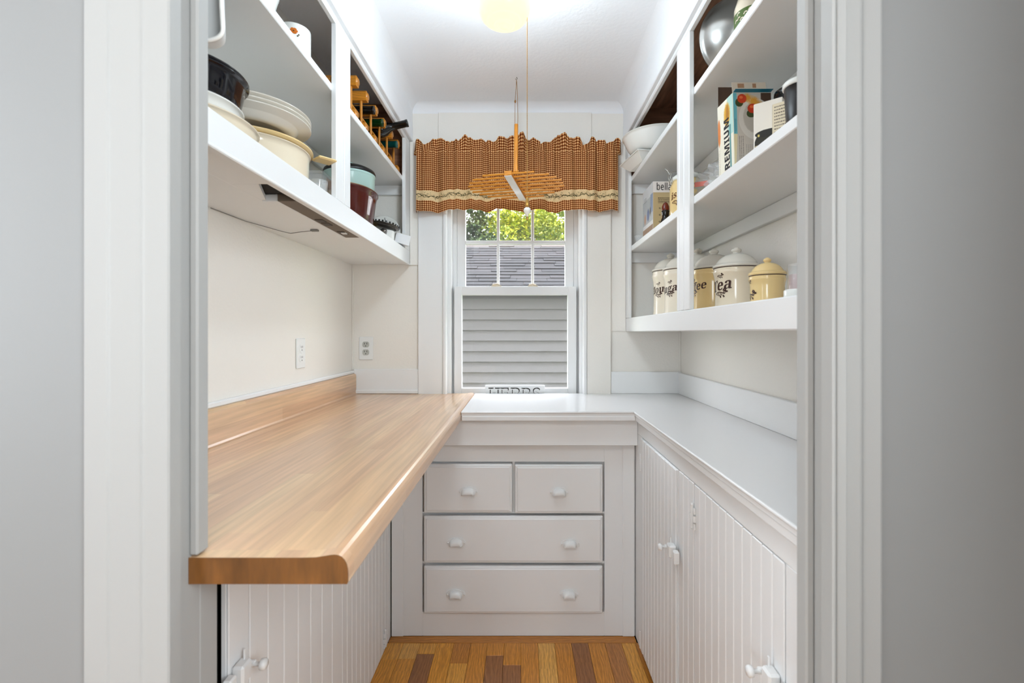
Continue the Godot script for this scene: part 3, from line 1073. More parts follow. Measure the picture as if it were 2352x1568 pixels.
# ---------------------------------------------------------------- worktops
func counters() -> void:
	var t := thing("countertop", "wood-grain laminate worktop with rolled front edge along the left wall", "countertop", W(-0.545, -0.341, 1.5))
	var top := -0.3055
	var edge := func(xl: float) -> PackedVector2Array:
		var p := PackedVector2Array()
		p.append(Vector2(xl, -0.341))
		p.append(Vector2(xl, top))
		for q in [[-0.30, 0.0], [-0.280, 0.0006], [-0.268, 0.0025], [-0.260, 0.0038], [-0.255, 0.0042], [-0.250, 0.0036], [-0.245, 0.0012], [-0.241, -0.003], [-0.238, -0.0085], [-0.2366, -0.015], [-0.2362, -0.022]]:
			p.append(Vector2(q[0], top + q[1]))
		p.append(Vector2(-0.2362, -0.338))
		p.append(Vector2(-0.2375, -0.341))
		return p
	var g := G.new()
	g.extrude(edge.call(-0.8525), -1.7265, Transform3D(Basis.IDENTITY, Vector3(0, H, -0.6725)), false)
	g.extrude(edge.call(-0.4525), -0.0225, Transform3D(Basis.IDENTITY, Vector3(0, H, -0.650)), false)
	part(t, "slab", g, M.counter)
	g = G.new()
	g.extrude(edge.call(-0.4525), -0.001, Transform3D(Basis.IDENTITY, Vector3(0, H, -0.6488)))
	part(t, "shaded_end", g, M.end_shade, false, "near end strip with its shade painted in as darker brown")
	g = G.new()
	var bp := PackedVector2Array()
	for q in [[-0.8525, -0.305], [-0.8525, -0.2053], [-0.838, -0.2053], [-0.8325, -0.2065], [-0.8285, -0.2105], [-0.827, -0.217], [-0.827, -0.298], [-0.8245, -0.3035], [-0.820, -0.3052]]:
		bp.append(Vector2(q[0], q[1]))
	g.uo = Vector2(0.4, 0.31)
	g.extrude(bp, -1.710, Transform3D(Basis.IDENTITY, Vector3(0, H, -0.6725)))
	part(t, "backsplash", g, M.counter)
	g = G.new()
	g.wb(-0.8525, -0.838, -0.2052, -0.190, 0.6725, 2.391, 0.003)
	struct("trim_9", g, M.trim)
	# white painted worktop: back run and right run
	t = thing("countertop", "glossy white painted worktop running under the window and along the right wall", "countertop", W(0.3, -0.3425, 1.9))
	g = G.new()
	var pg := PackedVector2Array()
	for q in [[-0.2355, 1.848], [0.4335, 1.848], [0.4335, 0.6735], [0.7915, 0.6735], [0.7915, 2.3985], [-0.2355, 2.3985]]:
		pg.append(Vector2(q[0], q[1]))
	g.extrude(pg, 0.017, Transform3D(Basis(Vector3(1, 0, 0), Vector3(0, 0, -1), Vector3(0, 1, 0)), Vector3(0, H - 0.3225, 0)))
	part(t, "top_board", g, M.counter_white)
	g = G.new()
	g.wb(-0.2355, 0.436, -0.3425, -0.3226, 1.845, 1.872, 0.003)
	g.wb(0.436, 0.462, -0.3425, -0.3226, 0.6735, 1.872, 0.003)
	part(t, "edge_strip", g, M.counter_white)
	g = G.new()
	g.tube([W(-0.2355, -0.3095, 1.8475), W(0.4335, -0.3095, 1.8475)], 0.0038, 8)
	g.tube([W(0.4332, -0.3095, 1.8475), W(0.4332, -0.3095, 0.674)], 0.0038, 8)
	part(t, "nosing", g, M.counter_white)
	g = G.new()
	g.wb(0.774, 0.7915, -0.3052, -0.2005, 0.6735, 2.383, 0.002)
	part(t, "backsplash", g, M.trim)
	g = G.new()
	g.wb(0.441, 0.7915, -0.3052, -0.1965, 2.3835, 2.3985, 0.002)
	part(t, "backsplash", g, M.trim)
	g = G.new()
	g.wb(-0.8385, -0.5195, -0.3048, -0.1835, 2.3835, 2.3985, 0.002)
	g.wb(-0.8385, -0.5195, -0.3048, -0.286, 2.3765, 2.384, 0.003)
	struct("trim_10", g, M.trim)

# ---------------------------------------------------------------- cupboards below
func cup_pull(d: Node3D, c: Vector3) -> void:
	var g := G.new()
	var w := 0.0265
	var h := 0.030
	# flange with ears, then the hooded cup
	g.smooth()
	var nu := 16
	var nv := 8
	var P := []
	for i in nu + 1:
		var row := []
		var a := PI * i / nu
		for j in nv + 1:
			var b := PI / 2 * j / nv
			var prof := pow(sin(b), 0.75)
			var x := cos(a) * w * (0.72 + 0.28 * cos(b)) * 1.0
			var y := pow(sin(a), 0.6) * h * (0.35 + 0.65 * cos(b)) * 0.86 - 0.012
			if j == nv:
				y = maxf(y * 0.75, -0.012)
			row.append(c + Vector3(x * (1.0 - 0.10 * sin(b)), y, prof * 0.021))
		P.append(row)
	for i in nu:
		for j in nv:
			var n := Vector3(cos(PI * (i + 0.5) / nu), sin(PI * (i + 0.5) / nu), 0.8)
			g.trin(P[i][j], P[i + 1][j], P[i + 1][j + 1], n)
			g.trin(P[i][j], P[i + 1][j + 1], P[i][j + 1], n)
	g.flat()
	# front face under the hood
	var f := []
	for i in nu + 1:
		f.append(P[i][nv])
	for i in range(1, nu):
		g.trin(f[0], f[i], f[i + 1], Vector3(0, 0, 1))
	var fl := PackedVector2Array()
	for i in 25:
		var a := PI * i / 24.0
		fl.append(Vector2(cos(a) * 0.0375, pow(sin(a), 0.75) * 0.0245 - 0.008))
	fl.append(Vector2(-0.030, -0.013))
	fl.append(Vector2(0.030, -0.013))
	g.extrude(fl, 0.0035, Transform3D(Basis.IDENTITY, c))
	for s in [-1, 1]:
		g.ball(c + Vector3(0.0325 * s, -0.002, 0.0035), 0.0032, 8)
	part(d, "cup_pull", g, M.cast)

func latch(d: Node3D, y: float, dist: float, out: float, face: float, dirn: float) -> void:
	# painted rim latch: case on the door, knob, keeper on the frame; out = side it faces (+1 right, -1 left)
	var g := G.new()
	var c := W(face, y, dist)
	var o := Vector3(out, 0, 0)
	var z := Vector3(0, 0, dirn)
	g.box(c + Vector3(0, -0.020, 0.000), c + o * 0.022 + Vector3(0, 0.016, 0.030 * dirn), 0.004)
	g.lathe([Vector2(0.004, 0.020), Vector2(0.004, 0.032), Vector2(0.0095, 0.034), Vector2(0.0105, 0.040), Vector2(0.008, 0.044), Vector2(0, 0.045)], 14, Vector3.ZERO, 1, 1, Transform3D(Basis(Vector3(0, 1, 0), o, Vector3(0, 1, 0).cross(o)), c + Vector3(0, -0.002, -0.006 * dirn)))
	g.box(c + Vector3(0, -0.008, -0.004 * dirn), c + o * 0.024 + Vector3(0, 0.004, -0.012 * dirn), 0.002)
	g.box(c + Vector3(0, -0.026, 0.036 * dirn) , c + o * 0.016 + Vector3(0, 0.010, 0.056 * dirn), 0.003)
	g.box(c + o * 0.010 + Vector3(0, 0.016, 0.004 * dirn), c + o * 0.013 + Vector3(0, 0.034, 0.010 * dirn), 0.001)
	part(d, "latch", g, M.cast)

func hinge(d: Node3D, y: float, dist: float, out: float, face: float) -> void:
	var g := G.new()
	for s in [-1, 1]:
		for k in 3:
			g.tube([W(face + 0.002 * out, y + 0.024 - 0.02 * k, dist + 0.012 * s), W(face + 0.002 * out, y + 0.008 - 0.02 * k, dist + 0.012 * s)], 0.0035 + 0.0016 * float(k == 1), 6)
	g.tube([W(face + 0.004 * out, y + 0.028, dist), W(face + 0.004 * out, y - 0.028, dist)], 0.0042, 8)
	g.ball(W(face + 0.004 * out, y + 0.030, dist), 0.005, 8)
	g.ball(W(face + 0.004 * out, y - 0.030, dist), 0.005, 8)
	part(d, "hinge", g, M.cast)

func board(d: Node3D, x0: float, x1: float, y0: float, y1: float, d0: float, d1: float) -> void:
	var g := G.new()
	g.wb(x0 + 0.0004, x1 - 0.0004, y0, y1, d0 + 0.0013, d1 - 0.0013, 0.0034)
	part(d, "board", g, M.base)

func cabinets() -> void:
	# ---- drawers at the far end
	var b := thing("drawer_cabinet", "white chest of four drawers built in under the window", "drawers", W(-0.04, -1.2145, 2.15))
	var g := G.new()
	g.wb(-0.5252, 0.451, -1.2145, -0.3432, 1.935, 2.39, 0)
	g.wb(-0.5252, -0.400, -1.2145, -0.443, 1.917, 1.936, 0.001)
	g.wb(0.328, 0.451, -1.2145, -0.443, 1.917, 1.936, 0.001)
	g.wb(-0.400, 0.328, -0.518, -0.443, 1.917, 1.936, 0.001)
	g.wb(-0.400, 0.328, -1.2145, -1.118, 1.917, 1.936, 0.001)
	g.wb(-0.400, 0.328, -0.7255, -0.7185, 1.919, 1.936, 0.001)
	g.wb(-0.400, 0.328, -0.9255, -0.9155, 1.919, 1.936, 0.001)
	g.wb(-0.040, -0.031, -0.72, -0.515, 1.919, 1.936, 0.001)
	part(b, "carcass", g, M.base)
	g = G.new()
	g.wb(-0.5252, 0.4515, -0.4435, -0.3432, 1.876, 1.9165, 0.0015)
	part(b, "apron", g, M.base)
	for s in [-0.5235, 0.4]:
		g = G.new()
		g.wb(s, s + 0.048, -1.2145, -0.444, 1.911, 1.9168, 0.003)
		part(b, "corner_strip", g, M.base)
	for v in [[-0.391, -0.0405, -0.715, -0.5235, [[-0.2142, -0.6265]]], [-0.0305, 0.3187, -0.718, -0.5255, [[0.145, -0.629]]], [-0.3915, 0.3187, -0.9135, -0.7285, [[-0.262, -0.828], [0.188, -0.833]]], [-0.391, 0.318, -1.1146, -0.927, [[-0.2635, -1.032], [0.1845, -1.032]]]]:
		g = G.new()
		g.wb(v[0], v[1], v[2], v[3], 1.899, 1.9165, 0.003)
		g.wb(v[0] + 0.009, v[1] - 0.009, v[2] + 0.009, v[3] - 0.009, 1.894, 1.900, 0.0035)
		g.wb(v[0] + 0.004, v[1] - 0.004, v[2] + 0.004, v[3] - 0.004, 1.8972, 1.900, 0.002)
		g.wb(v[0] + 0.02, v[1] - 0.02, v[2] + 0.02, v[3] - 0.02, 1.9165, 1.9345, 0)
		var d := part(b, "drawer", g, M.base)
		for p in v[4]:
			cup_pull(d, W(p[0], p[1], 1.8938))
	# ---- left run
	b = thing("base_cabinet", "white cupboard with beaded-board front under the wooden counter", "cupboard", W(-0.69, -1.2145, 1.3))
	g = G.new()
	g.wb(-0.8525, -0.552, -1.2145, -0.344, 0.715, 2.38, 0)
	part(b, "carcass", g, M.gap)  # near-black in place of an unlit interior
	g = G.new()
	g.wb(-0.5515, -0.5265, -1.2145, -0.344, 0.7130, 0.798, 0.001)
	g.wb(-0.5515, -0.526, -0.40, -0.344, 0.798, 1.915, 0.001)
	part(b, "face_frame", g, M.base)
	g = G.new()
	g.wb(-0.5243, -0.5155, -1.195, -0.402, 0.8325, 1.352, 0.001)
	var door := part(b, "door", g, M.base)
	for k in 8:
		board(door, -0.5156, -0.5108, -1.195, -0.402, 0.8325 + k * 0.0649, 0.8325 + (k + 1) * 0.0649)
	latch(door, -0.603, 0.868, 1.0, -0.5108, 1.0)
	g = G.new()
	g.wb(-0.544, -0.5305, -1.2145, -0.401, 1.358, 1.915, 0)
	var panel := part(b, "panel", g, M.base)
	for k in 14:
		board(panel, -0.531, -0.526, -1.2145, -0.401, 1.360 + k * 0.0396, 1.360 + (k + 1) * 0.0396)
	hinge(panel, -1.165, 1.826, 1.0, -0.526)
	# ---- right run
	b = thing("base_cabinet", "white cupboard with two beaded-board doors under the right worktop", "cupboard", W(0.62, -1.2145, 1.3))
	g = G.new()
	g.wb(0.482, 0.7915, -1.2145, -0.344, 0.6735, 2.38, 0)
	part(b, "carcass", g, M.gap)  # inside painted near-black for its shade
	g = G.new()
	g.wb(0.452, 0.482, -0.3965, -0.3435, 0.6735, 1.9165, 0.001)
	g.wb(0.452, 0.482, -1.2145, -0.397, 0.6735, 0.821, 0.001)
	g.wb(0.452, 0.482, -1.2145, -0.397, 1.806, 1.9165, 0.001)
	g.wb(0.455, 0.482, -1.2145, -0.397, 1.262, 1.382, 0.001)
	part(b, "face_frame", g, M.base)
	for k in 3:
		board(b, 0.4505, 0.4555, -1.2145, -0.398, 1.262 + k * 0.040, 1.302 + k * 0.040)
	g = G.new()
	g.wb(0.449, 0.470, -1.19, -0.3985, 1.3855, 1.803, 0.001)
	door = part(b, "door", g, M.base)
	for k in 11:
		board(door, 0.4438, 0.4495, -1.19, -0.3985, 1.3855 + k * 0.03795, 1.3855 + (k + 1) * 0.03795)
	latch(door, -0.630, 1.405, -1.0, 0.4438, 1.0)
	hinge(door, -0.49, 1.81, -1.0, 0.4505)
	hinge(door, -1.16, 1.81, -1.0, 0.4505)
	g = G.new()
	g.wb(0.455, 0.472, -1.19, -0.3985, 0.825, 1.259, 0.001)
	door = part(b, "door", g, M.base)
	for k in 11:
		board(door, 0.4505, 0.4555, -1.19, -0.3985, 0.825 + k * 0.03945, 0.825 + (k + 1) * 0.03945)
	latch(door, -0.612, 0.862, -1.0, 0.4505, 1.0)
	hinge(door, -0.482, 1.259, -1.0, 0.4500)

# ---------------------------------------------------------------- sockets, lamp, pull chain
func outlet(label: String, at: Vector3, turn: float) -> void:
	var o := thing("outlet", label, "outlet", at, "", turn)
	var g := G.new()
	g.box(Vector3(-0.035, -0.0575, 0), Vector3(0.035, 0.0575, 0.006), 0.0028)
	part(o, "cover_plate", g, M.outlet, true)
	for s in [-1, 1]:
		g = G.new()
		var pg := PackedVector2Array()
		for i in 28:
			var a := TAU * i / 28.0
			pg.append(Vector2(clampf(cos(a) * 0.0175, -0.0165, 0.0165), clampf(sin(a) * 0.0175, -0.0142, 0.0142) + 0.0195 * s))
		g.extrude(pg, 0.0022, Transform3D(Basis.IDENTITY, Vector3(0, 0, 0.0058)))
		var r := part(o, "receptacle", g, M.outlet_grey if turn == 0.0 else M.outlet, true)
		g = G.new()
		for x in [-0.0062, 0.0062]:
			g.box(Vector3(x - 0.0013, 0.0195 * s + 0.0005, 0.0078), Vector3(x + 0.0013, 0.0195 * s + 0.0085, 0.0083), 0)
		g.box(Vector3(-0.002, 0.0195 * s - 0.0095, 0.0078), Vector3(0.002, 0.0195 * s - 0.005, 0.0083), 0.001)
		part(r, "slot", g, M.matt_black, true)
	g = G.new()
	g.ball(Vector3(0, 0, 0.006), 0.0025, 8, 1.0)
	part(o, "screw", g, M.outlet, true)

func fittings() -> void:
	outlet("white double socket outlet on the cream left wall above the wooden counter", W(-0.8529, -0.080, 1.835), PI / 2)
	outlet("white double socket outlet with grey faces on the back wall left of the window", W(-0.783, -0.080, 2.3999), 0.0)
	# ceiling lamp: drum of opal glass, pull chain
	var l := thing("ceiling_lamp", "glowing opal glass drum lamp on the pantry ceiling", "lamp", W(-0.052, 1.139, 1.375))
	var g := G.new()
	g.lathe([Vector2(0, -0.076), Vector2(0.088, -0.090), Vector2(0.090, -0.086), Vector2(0.075, -0.070), Vector2(0.050, -0.055), Vector2(0.046, -0.030), Vector2(0.062, -0.012), Vector2(0.062, 0), Vector2(0, 0)], 32)
	part(l, "holder", g, M.cer_white, true)
	g = G.new()
	var pr := []
	pr.append(Vector2(0.046, -0.088))
	pr.append(Vector2(0.066, -0.092))
	pr.append(Vector2(0.0755, -0.105))
	pr.append(Vector2(0.0755, -0.205))
	for i in range(1, 9):
		var a := PI / 2 * i / 8.0
		pr.append(Vector2(0.0755 - 0.0335 * (1 - cos(a)) , -0.205 - 0.044 * sin(a)))
	for q in [[0.032, -0.258], [0.028, -0.2595], [0.0265, -0.2585], [0.021, -0.2625], [0.0165, -0.2632], [0.015, -0.2618], [0.010, -0.2645], [0.0, -0.265]]:
		pr.append(Vector2(q[0], q[1]))
	pr.reverse()
	g.lathe(pr, 48)
	part(l, "opal_shade", g, M.opal, true, "opal glass drum with stepped rings under it")
	g = G.new()
	var y0 := -0.245
	var yb := -0.765
	var n := 165
	g.smooth()
	for i in n:
		g.ball(Vector3(0.0655, lerpf(y0, yb, float(i) / n), 0.0125), 0.00145, 6)
	var ch := part(l, "pull_chain", g, M.brass, true, "brass bead pull chain")
	ch.set_meta("kind", "stuff")
	g = G.new()
	g.lathe([Vector2(0, 0), Vector2(0.0062, 0.001), Vector2(0.0056, 0.012), Vector2(0.0042, 0.016), Vector2(0.0042, 0.024), Vector2(0.002, 0.027), Vector2(0, 0.028)], 16, Vector3(0.0655, -0.783, 0.0125))
	part(l, "chain_bell", g, M.brass, true)
	g = G.new()
	g.lathe([Vector2(0, 0), Vector2(0.003, 0.002), Vector2(0.004, 0.008), Vector2(0.0085, 0.012), Vector2(0.0105, 0.018), Vector2(0.0095, 0.023), Vector2(0.006, 0.0265), Vector2(0, 0.0275)], 20, Vector3(0.0655, -0.811, 0.0125))
	part(l, "chain_knob", g, M.cer_white, true, "white ceramic knob with a brass tip")
	g = G.new()
	g.lathe([Vector2(0, 0), Vector2(0.0022, 0.001), Vector2(0.0025, 0.010), Vector2(0, 0.011)], 12, Vector3(0.0655, -0.820, 0.0125))
	part(l, "chain_tip", g, M.brass, true)
	var o := OmniLight3D.new()
	o.name = "pantry_lamp_light"
	o.position = W(-0.052, 0.912, 1.375)
	o.light_energy = 0.105
	o.light_color = Color(0.87, 0.945, 1.0)
	o.light_size = 0.06
	o.omni_range = 10.0
	o.omni_attenuation = 2.0
	o.shadow_enabled = true
	add_child(o)

# ---------------------------------------------------------------- valance
func valance() -> void:
	var v := thing("valance", "brown gingham window valance with a cream vine-print band", "curtain", W(-0.026, 0.59, 2.34))
	var ph := []
	rng.seed = 19
	for i in 24:
		ph.append(rng.randf() * TAU)
	var wn := noise(1.0, 44, 2)
	var hn := noise(1.0, 45, 2)
	var x0 := -0.538
	var x1 := 0.487
	var N := 420
	var us := []
	var fold := func(s: float, t: float) -> float:
		# forward fold depth; t = 0 at the rod, 1 at the hem
		var big := sin(s * TAU * 5.3 + ph[0] + 1.2 * sin(s * 9.0 + ph[1])) * 0.55 + sin(s * TAU * 9.1 + ph[2] + 0.8 * sin(s * 14.0)) * 0.45
		var mid := sin(s * TAU * 17.0 + ph[3] + 1.5 * sin(s * 21.0 + ph[4])) * 0.5 + sin(s * TAU * 26.0 + ph[5] + sin(s * 31.0)) * 0.35
		var fine := sin(s * TAU * 44.0 + ph[6] + 1.4 * sin(s * 37.0)) * 0.6 + sin(s * TAU * 61.0 + ph[7]) * 0.4
		return big * lerpf(0.006, 0.020, t) + mid * lerpf(0.0085, 0.0055, t) + fine * lerpf(0.0036, 0.0, minf(1.0, t * 2.0))
	var u := 0.0
	for i in N + 1:
		us.append(u)
		var s := float(i) / N
		var dz: float = fold.call(s + 1.0 / N, 0.35) - fold.call(s, 0.35)
		u += sqrt(pow((x1 - x0) / N, 2) + dz * dz) * 1.05
	var pos := func(i: int, yv: float) -> Vector3:
		# yv: distance below the rod (negative in the header)
		var s := float(i) / N
		var t := clampf(yv / 0.285, 0.0, 1.0)
		var x := lerpf(x0, x1, s)
		var d := 2.338 - float(fold.call(s, t)) - 0.006 * t
		var y := 0.882 - yv
		if yv < 0.0:
			var k := -yv / 0.055
			var hgt := 1.0 + 0.85 * hn.get_noise_1d(s * 9.0) + 0.22 * hn.get_noise_1d(s * 21.0 + 50.0)
			y = 0.882 + 0.055 * k * hgt
			d -= k * (0.020 * hn.get_noise_1d(s * 12.0 + 200.0) + 0.006 * sin(s * TAU * 19.0 + ph[9])) + 0.008 * k
			x += 0.010 * k * hn.get_noise_1d(s * 26.0 + 400.0)
		else:
			y += t * (0.010 * wn.get_noise_1d(s * 5.0) + 0.007 * wn.get_noise_1d(s * 13.0 + 80.0)) + 0.22 * t * (2.338 - d) - 0.002
			y += 0.004 * sin(s * TAU * 44.0 + ph[6]) * maxf(0.0, 0.16 - t) * 3.0
		# ends turn back to the wall
		var e := minf(i, N - i)
		if e < 9:
			var b := 1.0 - e / 9.0
			d = lerpf(d, 2.385, b * b)
			x += (0.012 if i < N / 2 else -0.012) * b
			if yv < 0.0:
				x += (-0.016 if i < N / 2 else 0.016) * b
				y -= 0.03 * b * (-yv / 0.055)
		return W(x, y, d)
	var sheet := func(ya: float, yb: float, rows: int, su: float, sv: float, v0: float) -> G:
		var g := G.new()
		g.smooth()
		for r in rows:
			var y0v := lerpf(ya, yb, float(r) / rows)
			var y1v := lerpf(ya, yb, float(r + 1) / rows)
			for i in N:
				var A: Vector3 = pos.call(i, y0v)
				var B: Vector3 = pos.call(i + 1, y0v)
				var C: Vector3 = pos.call(i + 1, y1v)
				var D: Vector3 = pos.call(i, y1v)
				var ua := Vector2(us[i] * su, (y0v - v0) * sv)
				var ub := Vector2(us[i + 1] * su, (y0v - v0) * sv)
				var uc := Vector2(us[i + 1] * su, (y1v - v0) * sv)
				var ud := Vector2(us[i] * su, (y1v - v0) * sv)
				g.trin(A, B, C, Vector3(0, 0, 1), ua, ub, uc)
				g.trin(A, C, D, Vector3(0, 0, 1), ua, uc, ud)
		return g
	part(v, "body", sheet.call(0.0, 0.188, 26, 100.0, 100.0, 0.0), M.gingham)
	part(v, "ruffle", sheet.call(-0.055, 0.0, 12, 100.0, 100.0, 0.0), M.gingham, false, "standing gathered ruffle along the top")
	part(v, "band", sheet.call(0.188, 0.236, 6, 1.0 / 0.5, 1.0 / 0.048, 0.188), M.vine, false, "cream band printed with dark vines")
	part(v, "hem", sheet.call(0.236, 0.288, 8, 100.0, 100.0, 0.0), M.gingham, false, "gingham hem")
	var g := G.new()
	g.tube([W(-0.525, 0.879, 2.374), W(0.475, 0.879, 2.374)], 0.006, 8)
	part(v, "rod", g, M.cer_white)

# ---------------------------------------------------------------- hanging rack
func rack() -> void:
	var near := W(-0.0618, 0.660, 2.00)
	var far := W(0.0022, 0.632, 2.275)
	var dv := far - near
	var t := thing("hanging_rack", "honey-coloured wooden rack of dowels hanging on a cord before the window", "rack", near)
	var z := -dv.normalized()
	var x := Vector3.UP.cross(z).normalized()
	var y := z.cross(x)
	var bs := Basis(x, y, z)
	var xf := Transform3D(bs, Vector3.ZERO)
	var g := G.new()
	g.box(Vector3(-0.0165, -0.005, -dv.length()), Vector3(0.0165, 0.016, 0.0), 0.002, 2, xf)
	part(t, "bar", g, M.rack, true)
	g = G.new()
	g.box(Vector3(-0.0158, -0.0062, -dv.length() + 0.001), Vector3(0.0158, -0.0051, -0.001), 0, 2, xf)  # thin pale layer laid over the bar's underside
	part(t, "pale_underside", g, M.cer_white, true, "pale layer on the underside of the bar")
	var half := [0.112, 0.168, 0.194, 0.211, 0.214, 0.214, 0.190, 0.160, 0.104]
	for i in 9:
		g = G.new()
		var zz := -dv.length() * (0.035 + 0.93 * i / 8.0)
		g.uo = Vector2(i * 0.37, i * 0.21)
		g.tube([xf * Vector3(-half[i], 0.006, zz), xf * Vector3(half[i], 0.006, zz)], 0.0043, 10)
		part(t, "dowel", g, M.rack, true)
	# upright and cord
	var foot := W(-0.0285, 0.672, 2.025) - near
	var head := W(-0.0268, 0.902, 2.075) - near
	g = G.new()
	var up := (head - foot).normalized()
	var ux := Vector3.RIGHT
	var uz := ux.cross(up).normalized()
	ux = up.cross(uz)
	var len := (head - foot).length()
	g.box(Vector3(-0.0085, 0, -0.006), Vector3(0.0085, len, 0.006), 0.003, 1, Transform3D(Basis(ux, up, uz), foot))
	g.box(Vector3(-0.0115, 0, -0.009), Vector3(0.0115, 0.016, 0.009), 0.004, 1, Transform3D(Basis(ux, up, uz), foot))
	part(t, "upright", g, M.rack, true)
	g = G.new()
	var hook := W(-0.0268, 1.128, 2.14) - near
	var knot := head.lerp(hook, 0.50) + Vector3(-0.004, 0, 0)
	g.tube([head + Vector3(-0.006, -0.008, 0.004), head + Vector3(-0.006, 0.03, 0), knot + Vector3(-0.002, 0, 0), knot + Vector3(0.0015, 0.05, -0.012), hook], 0.0012, 6)
	g.tube([head + Vector3(0.006, -0.008, 0.004), head + Vector3(0.007, 0.03, 0), knot + Vector3(0.009, 0, 0), hook + Vector3(0.003, -0.03, 0.006), hook], 0.0012, 6)
	g.ball(knot + Vector3(-0.001, 0, 0.001), 0.0045, 8, 1.6)
	part(t, "cord", g, mat(Color(0.55, 0.38, 0.2), 0.8), true)
	g = G.new()
	g.tube([hook + Vector3(-0.004, 0.004, 0.002), hook + Vector3(0, -0.002, 0), hook + Vector3(0.004, 0.004, 0), hook + Vector3(0.001, 0.012, 0)], 0.0012, 6)
	part(t, "hook", g, mat(Color(0.2, 0.15, 0.1), 0.5, 0.5), true)

# ---------------------------------------------------------------- crockery helpers
func dish(n: String, label: String, cat: String, at: Vector3, r0: float, r1: float, h: float, m: Material, rimw := 0.0, sx := 1.0, sz := 1.0, group := "", bulge := 0.55) -> Node3D:
	# open vessel: foot radius r0, rim radius r1, height h
	var t := thing(n, label, cat, at, group)
	var g := G.new()
	var pr := [Vector2(0, 0.001), Vector2(r0 * 0.9, 0.001), Vector2(r0 * 0.92, 0), Vector2(r0, 0)]
	for i in range(1, 11):
		var k := i / 10.0
		pr.append(Vector2(lerpf(r0, r1 - rimw, pow(k, bulge)), h * pow(k, 1.15)))
	if rimw > 0.0:
		pr.append(Vector2(r1, h + rimw * 0.12))
	pr.append(Vector2(pr[-1].x + 0.001, pr[-1].y + 0.002))
	pr.append(Vector2(pr[-2].x - 0.001, pr[-2].y + 0.004))
	for i in range(10, 0, -1):
		var k := i / 10.0
		pr.append(Vector2(maxf(0.001, lerpf(r0, r1 - rimw, pow(k, bulge)) - 0.004), maxf(0.005, h * pow(k, 1.15) + 0.001)))
	pr.append(Vector2(r0 * 0.8, 0.005))
	pr.append(Vector2(0, 0.005))
	g.lathe(pr, 56, Vector3.ZERO, sx, sz)
	part(t, "vessel", g, m, true)
	return t

func wrapped(a0: float, r: Callable) -> Callable:
	return func(p: Vector3) -> Vector3:
		var rr: float = r.call(p.y)
		var a: float = a0 - p.x / rr
		return Vector3(-sin(a) * (rr + 0.0005 + p.z), p.y, cos(a) * (rr + 0.0005 + p.z))

func scroll(g: G, c: Vector2, k: float, f: Callable) -> void:
	# leafy scrollwork under a word
	var spiral := func(o: Vector2, r: float, a0: float, turn: float, n: int) -> void:
		var pts := []
		for i in n:
			var t := float(i) / (n - 1)
			pts.append(c + (o + Vector2(cos(a0 + turn * t), sin(a0 + turn * t)) * r * (1.0 - 0.75 * t)) * k)
		g.ribbon(pts, 0.0022 * k / 0.5, f)
	var st := []
	for i in 20:
		var t := i / 19.0
		st.append(c + Vector2(lerpf(-0.034, 0.034, t), 0.006 * sin(t * PI * 1.6) + t * 0.010 - 0.004) * k)
	g.ribbon(st, 0.0026 * k / 0.5, f)
	for q in [[-0.022, -0.006, 0.0075, 1.2, 5.0], [-0.006, -0.009, 0.0085, 1.5, 5.4], [0.012, -0.006, 0.009, 1.2, 5.2], [0.028, 0.000, 0.009, 0.8, 5.6], [0.031, 0.016, 0.008, -2.0, -5.0]]:
		spiral.call(Vector2(q[0], q[1]), q[2], q[3], q[4], 16)
	for q in [[0.020, 0.012, 0.9], [0.027, 0.009, 0.5], [0.034, 0.006, 0.1], [0.002, -0.013, -1.2], [0.020, -0.012, -0.9]]:
		var d := Vector2(cos(q[2]), sin(q[2]))
		var o := Vector2(q[0], q[1])
		g.ribbon([c + o * k, c + (o + d * 0.009) * k, c + (o + d * 0.013) * k], 0.0042 * k / 0.5, f)

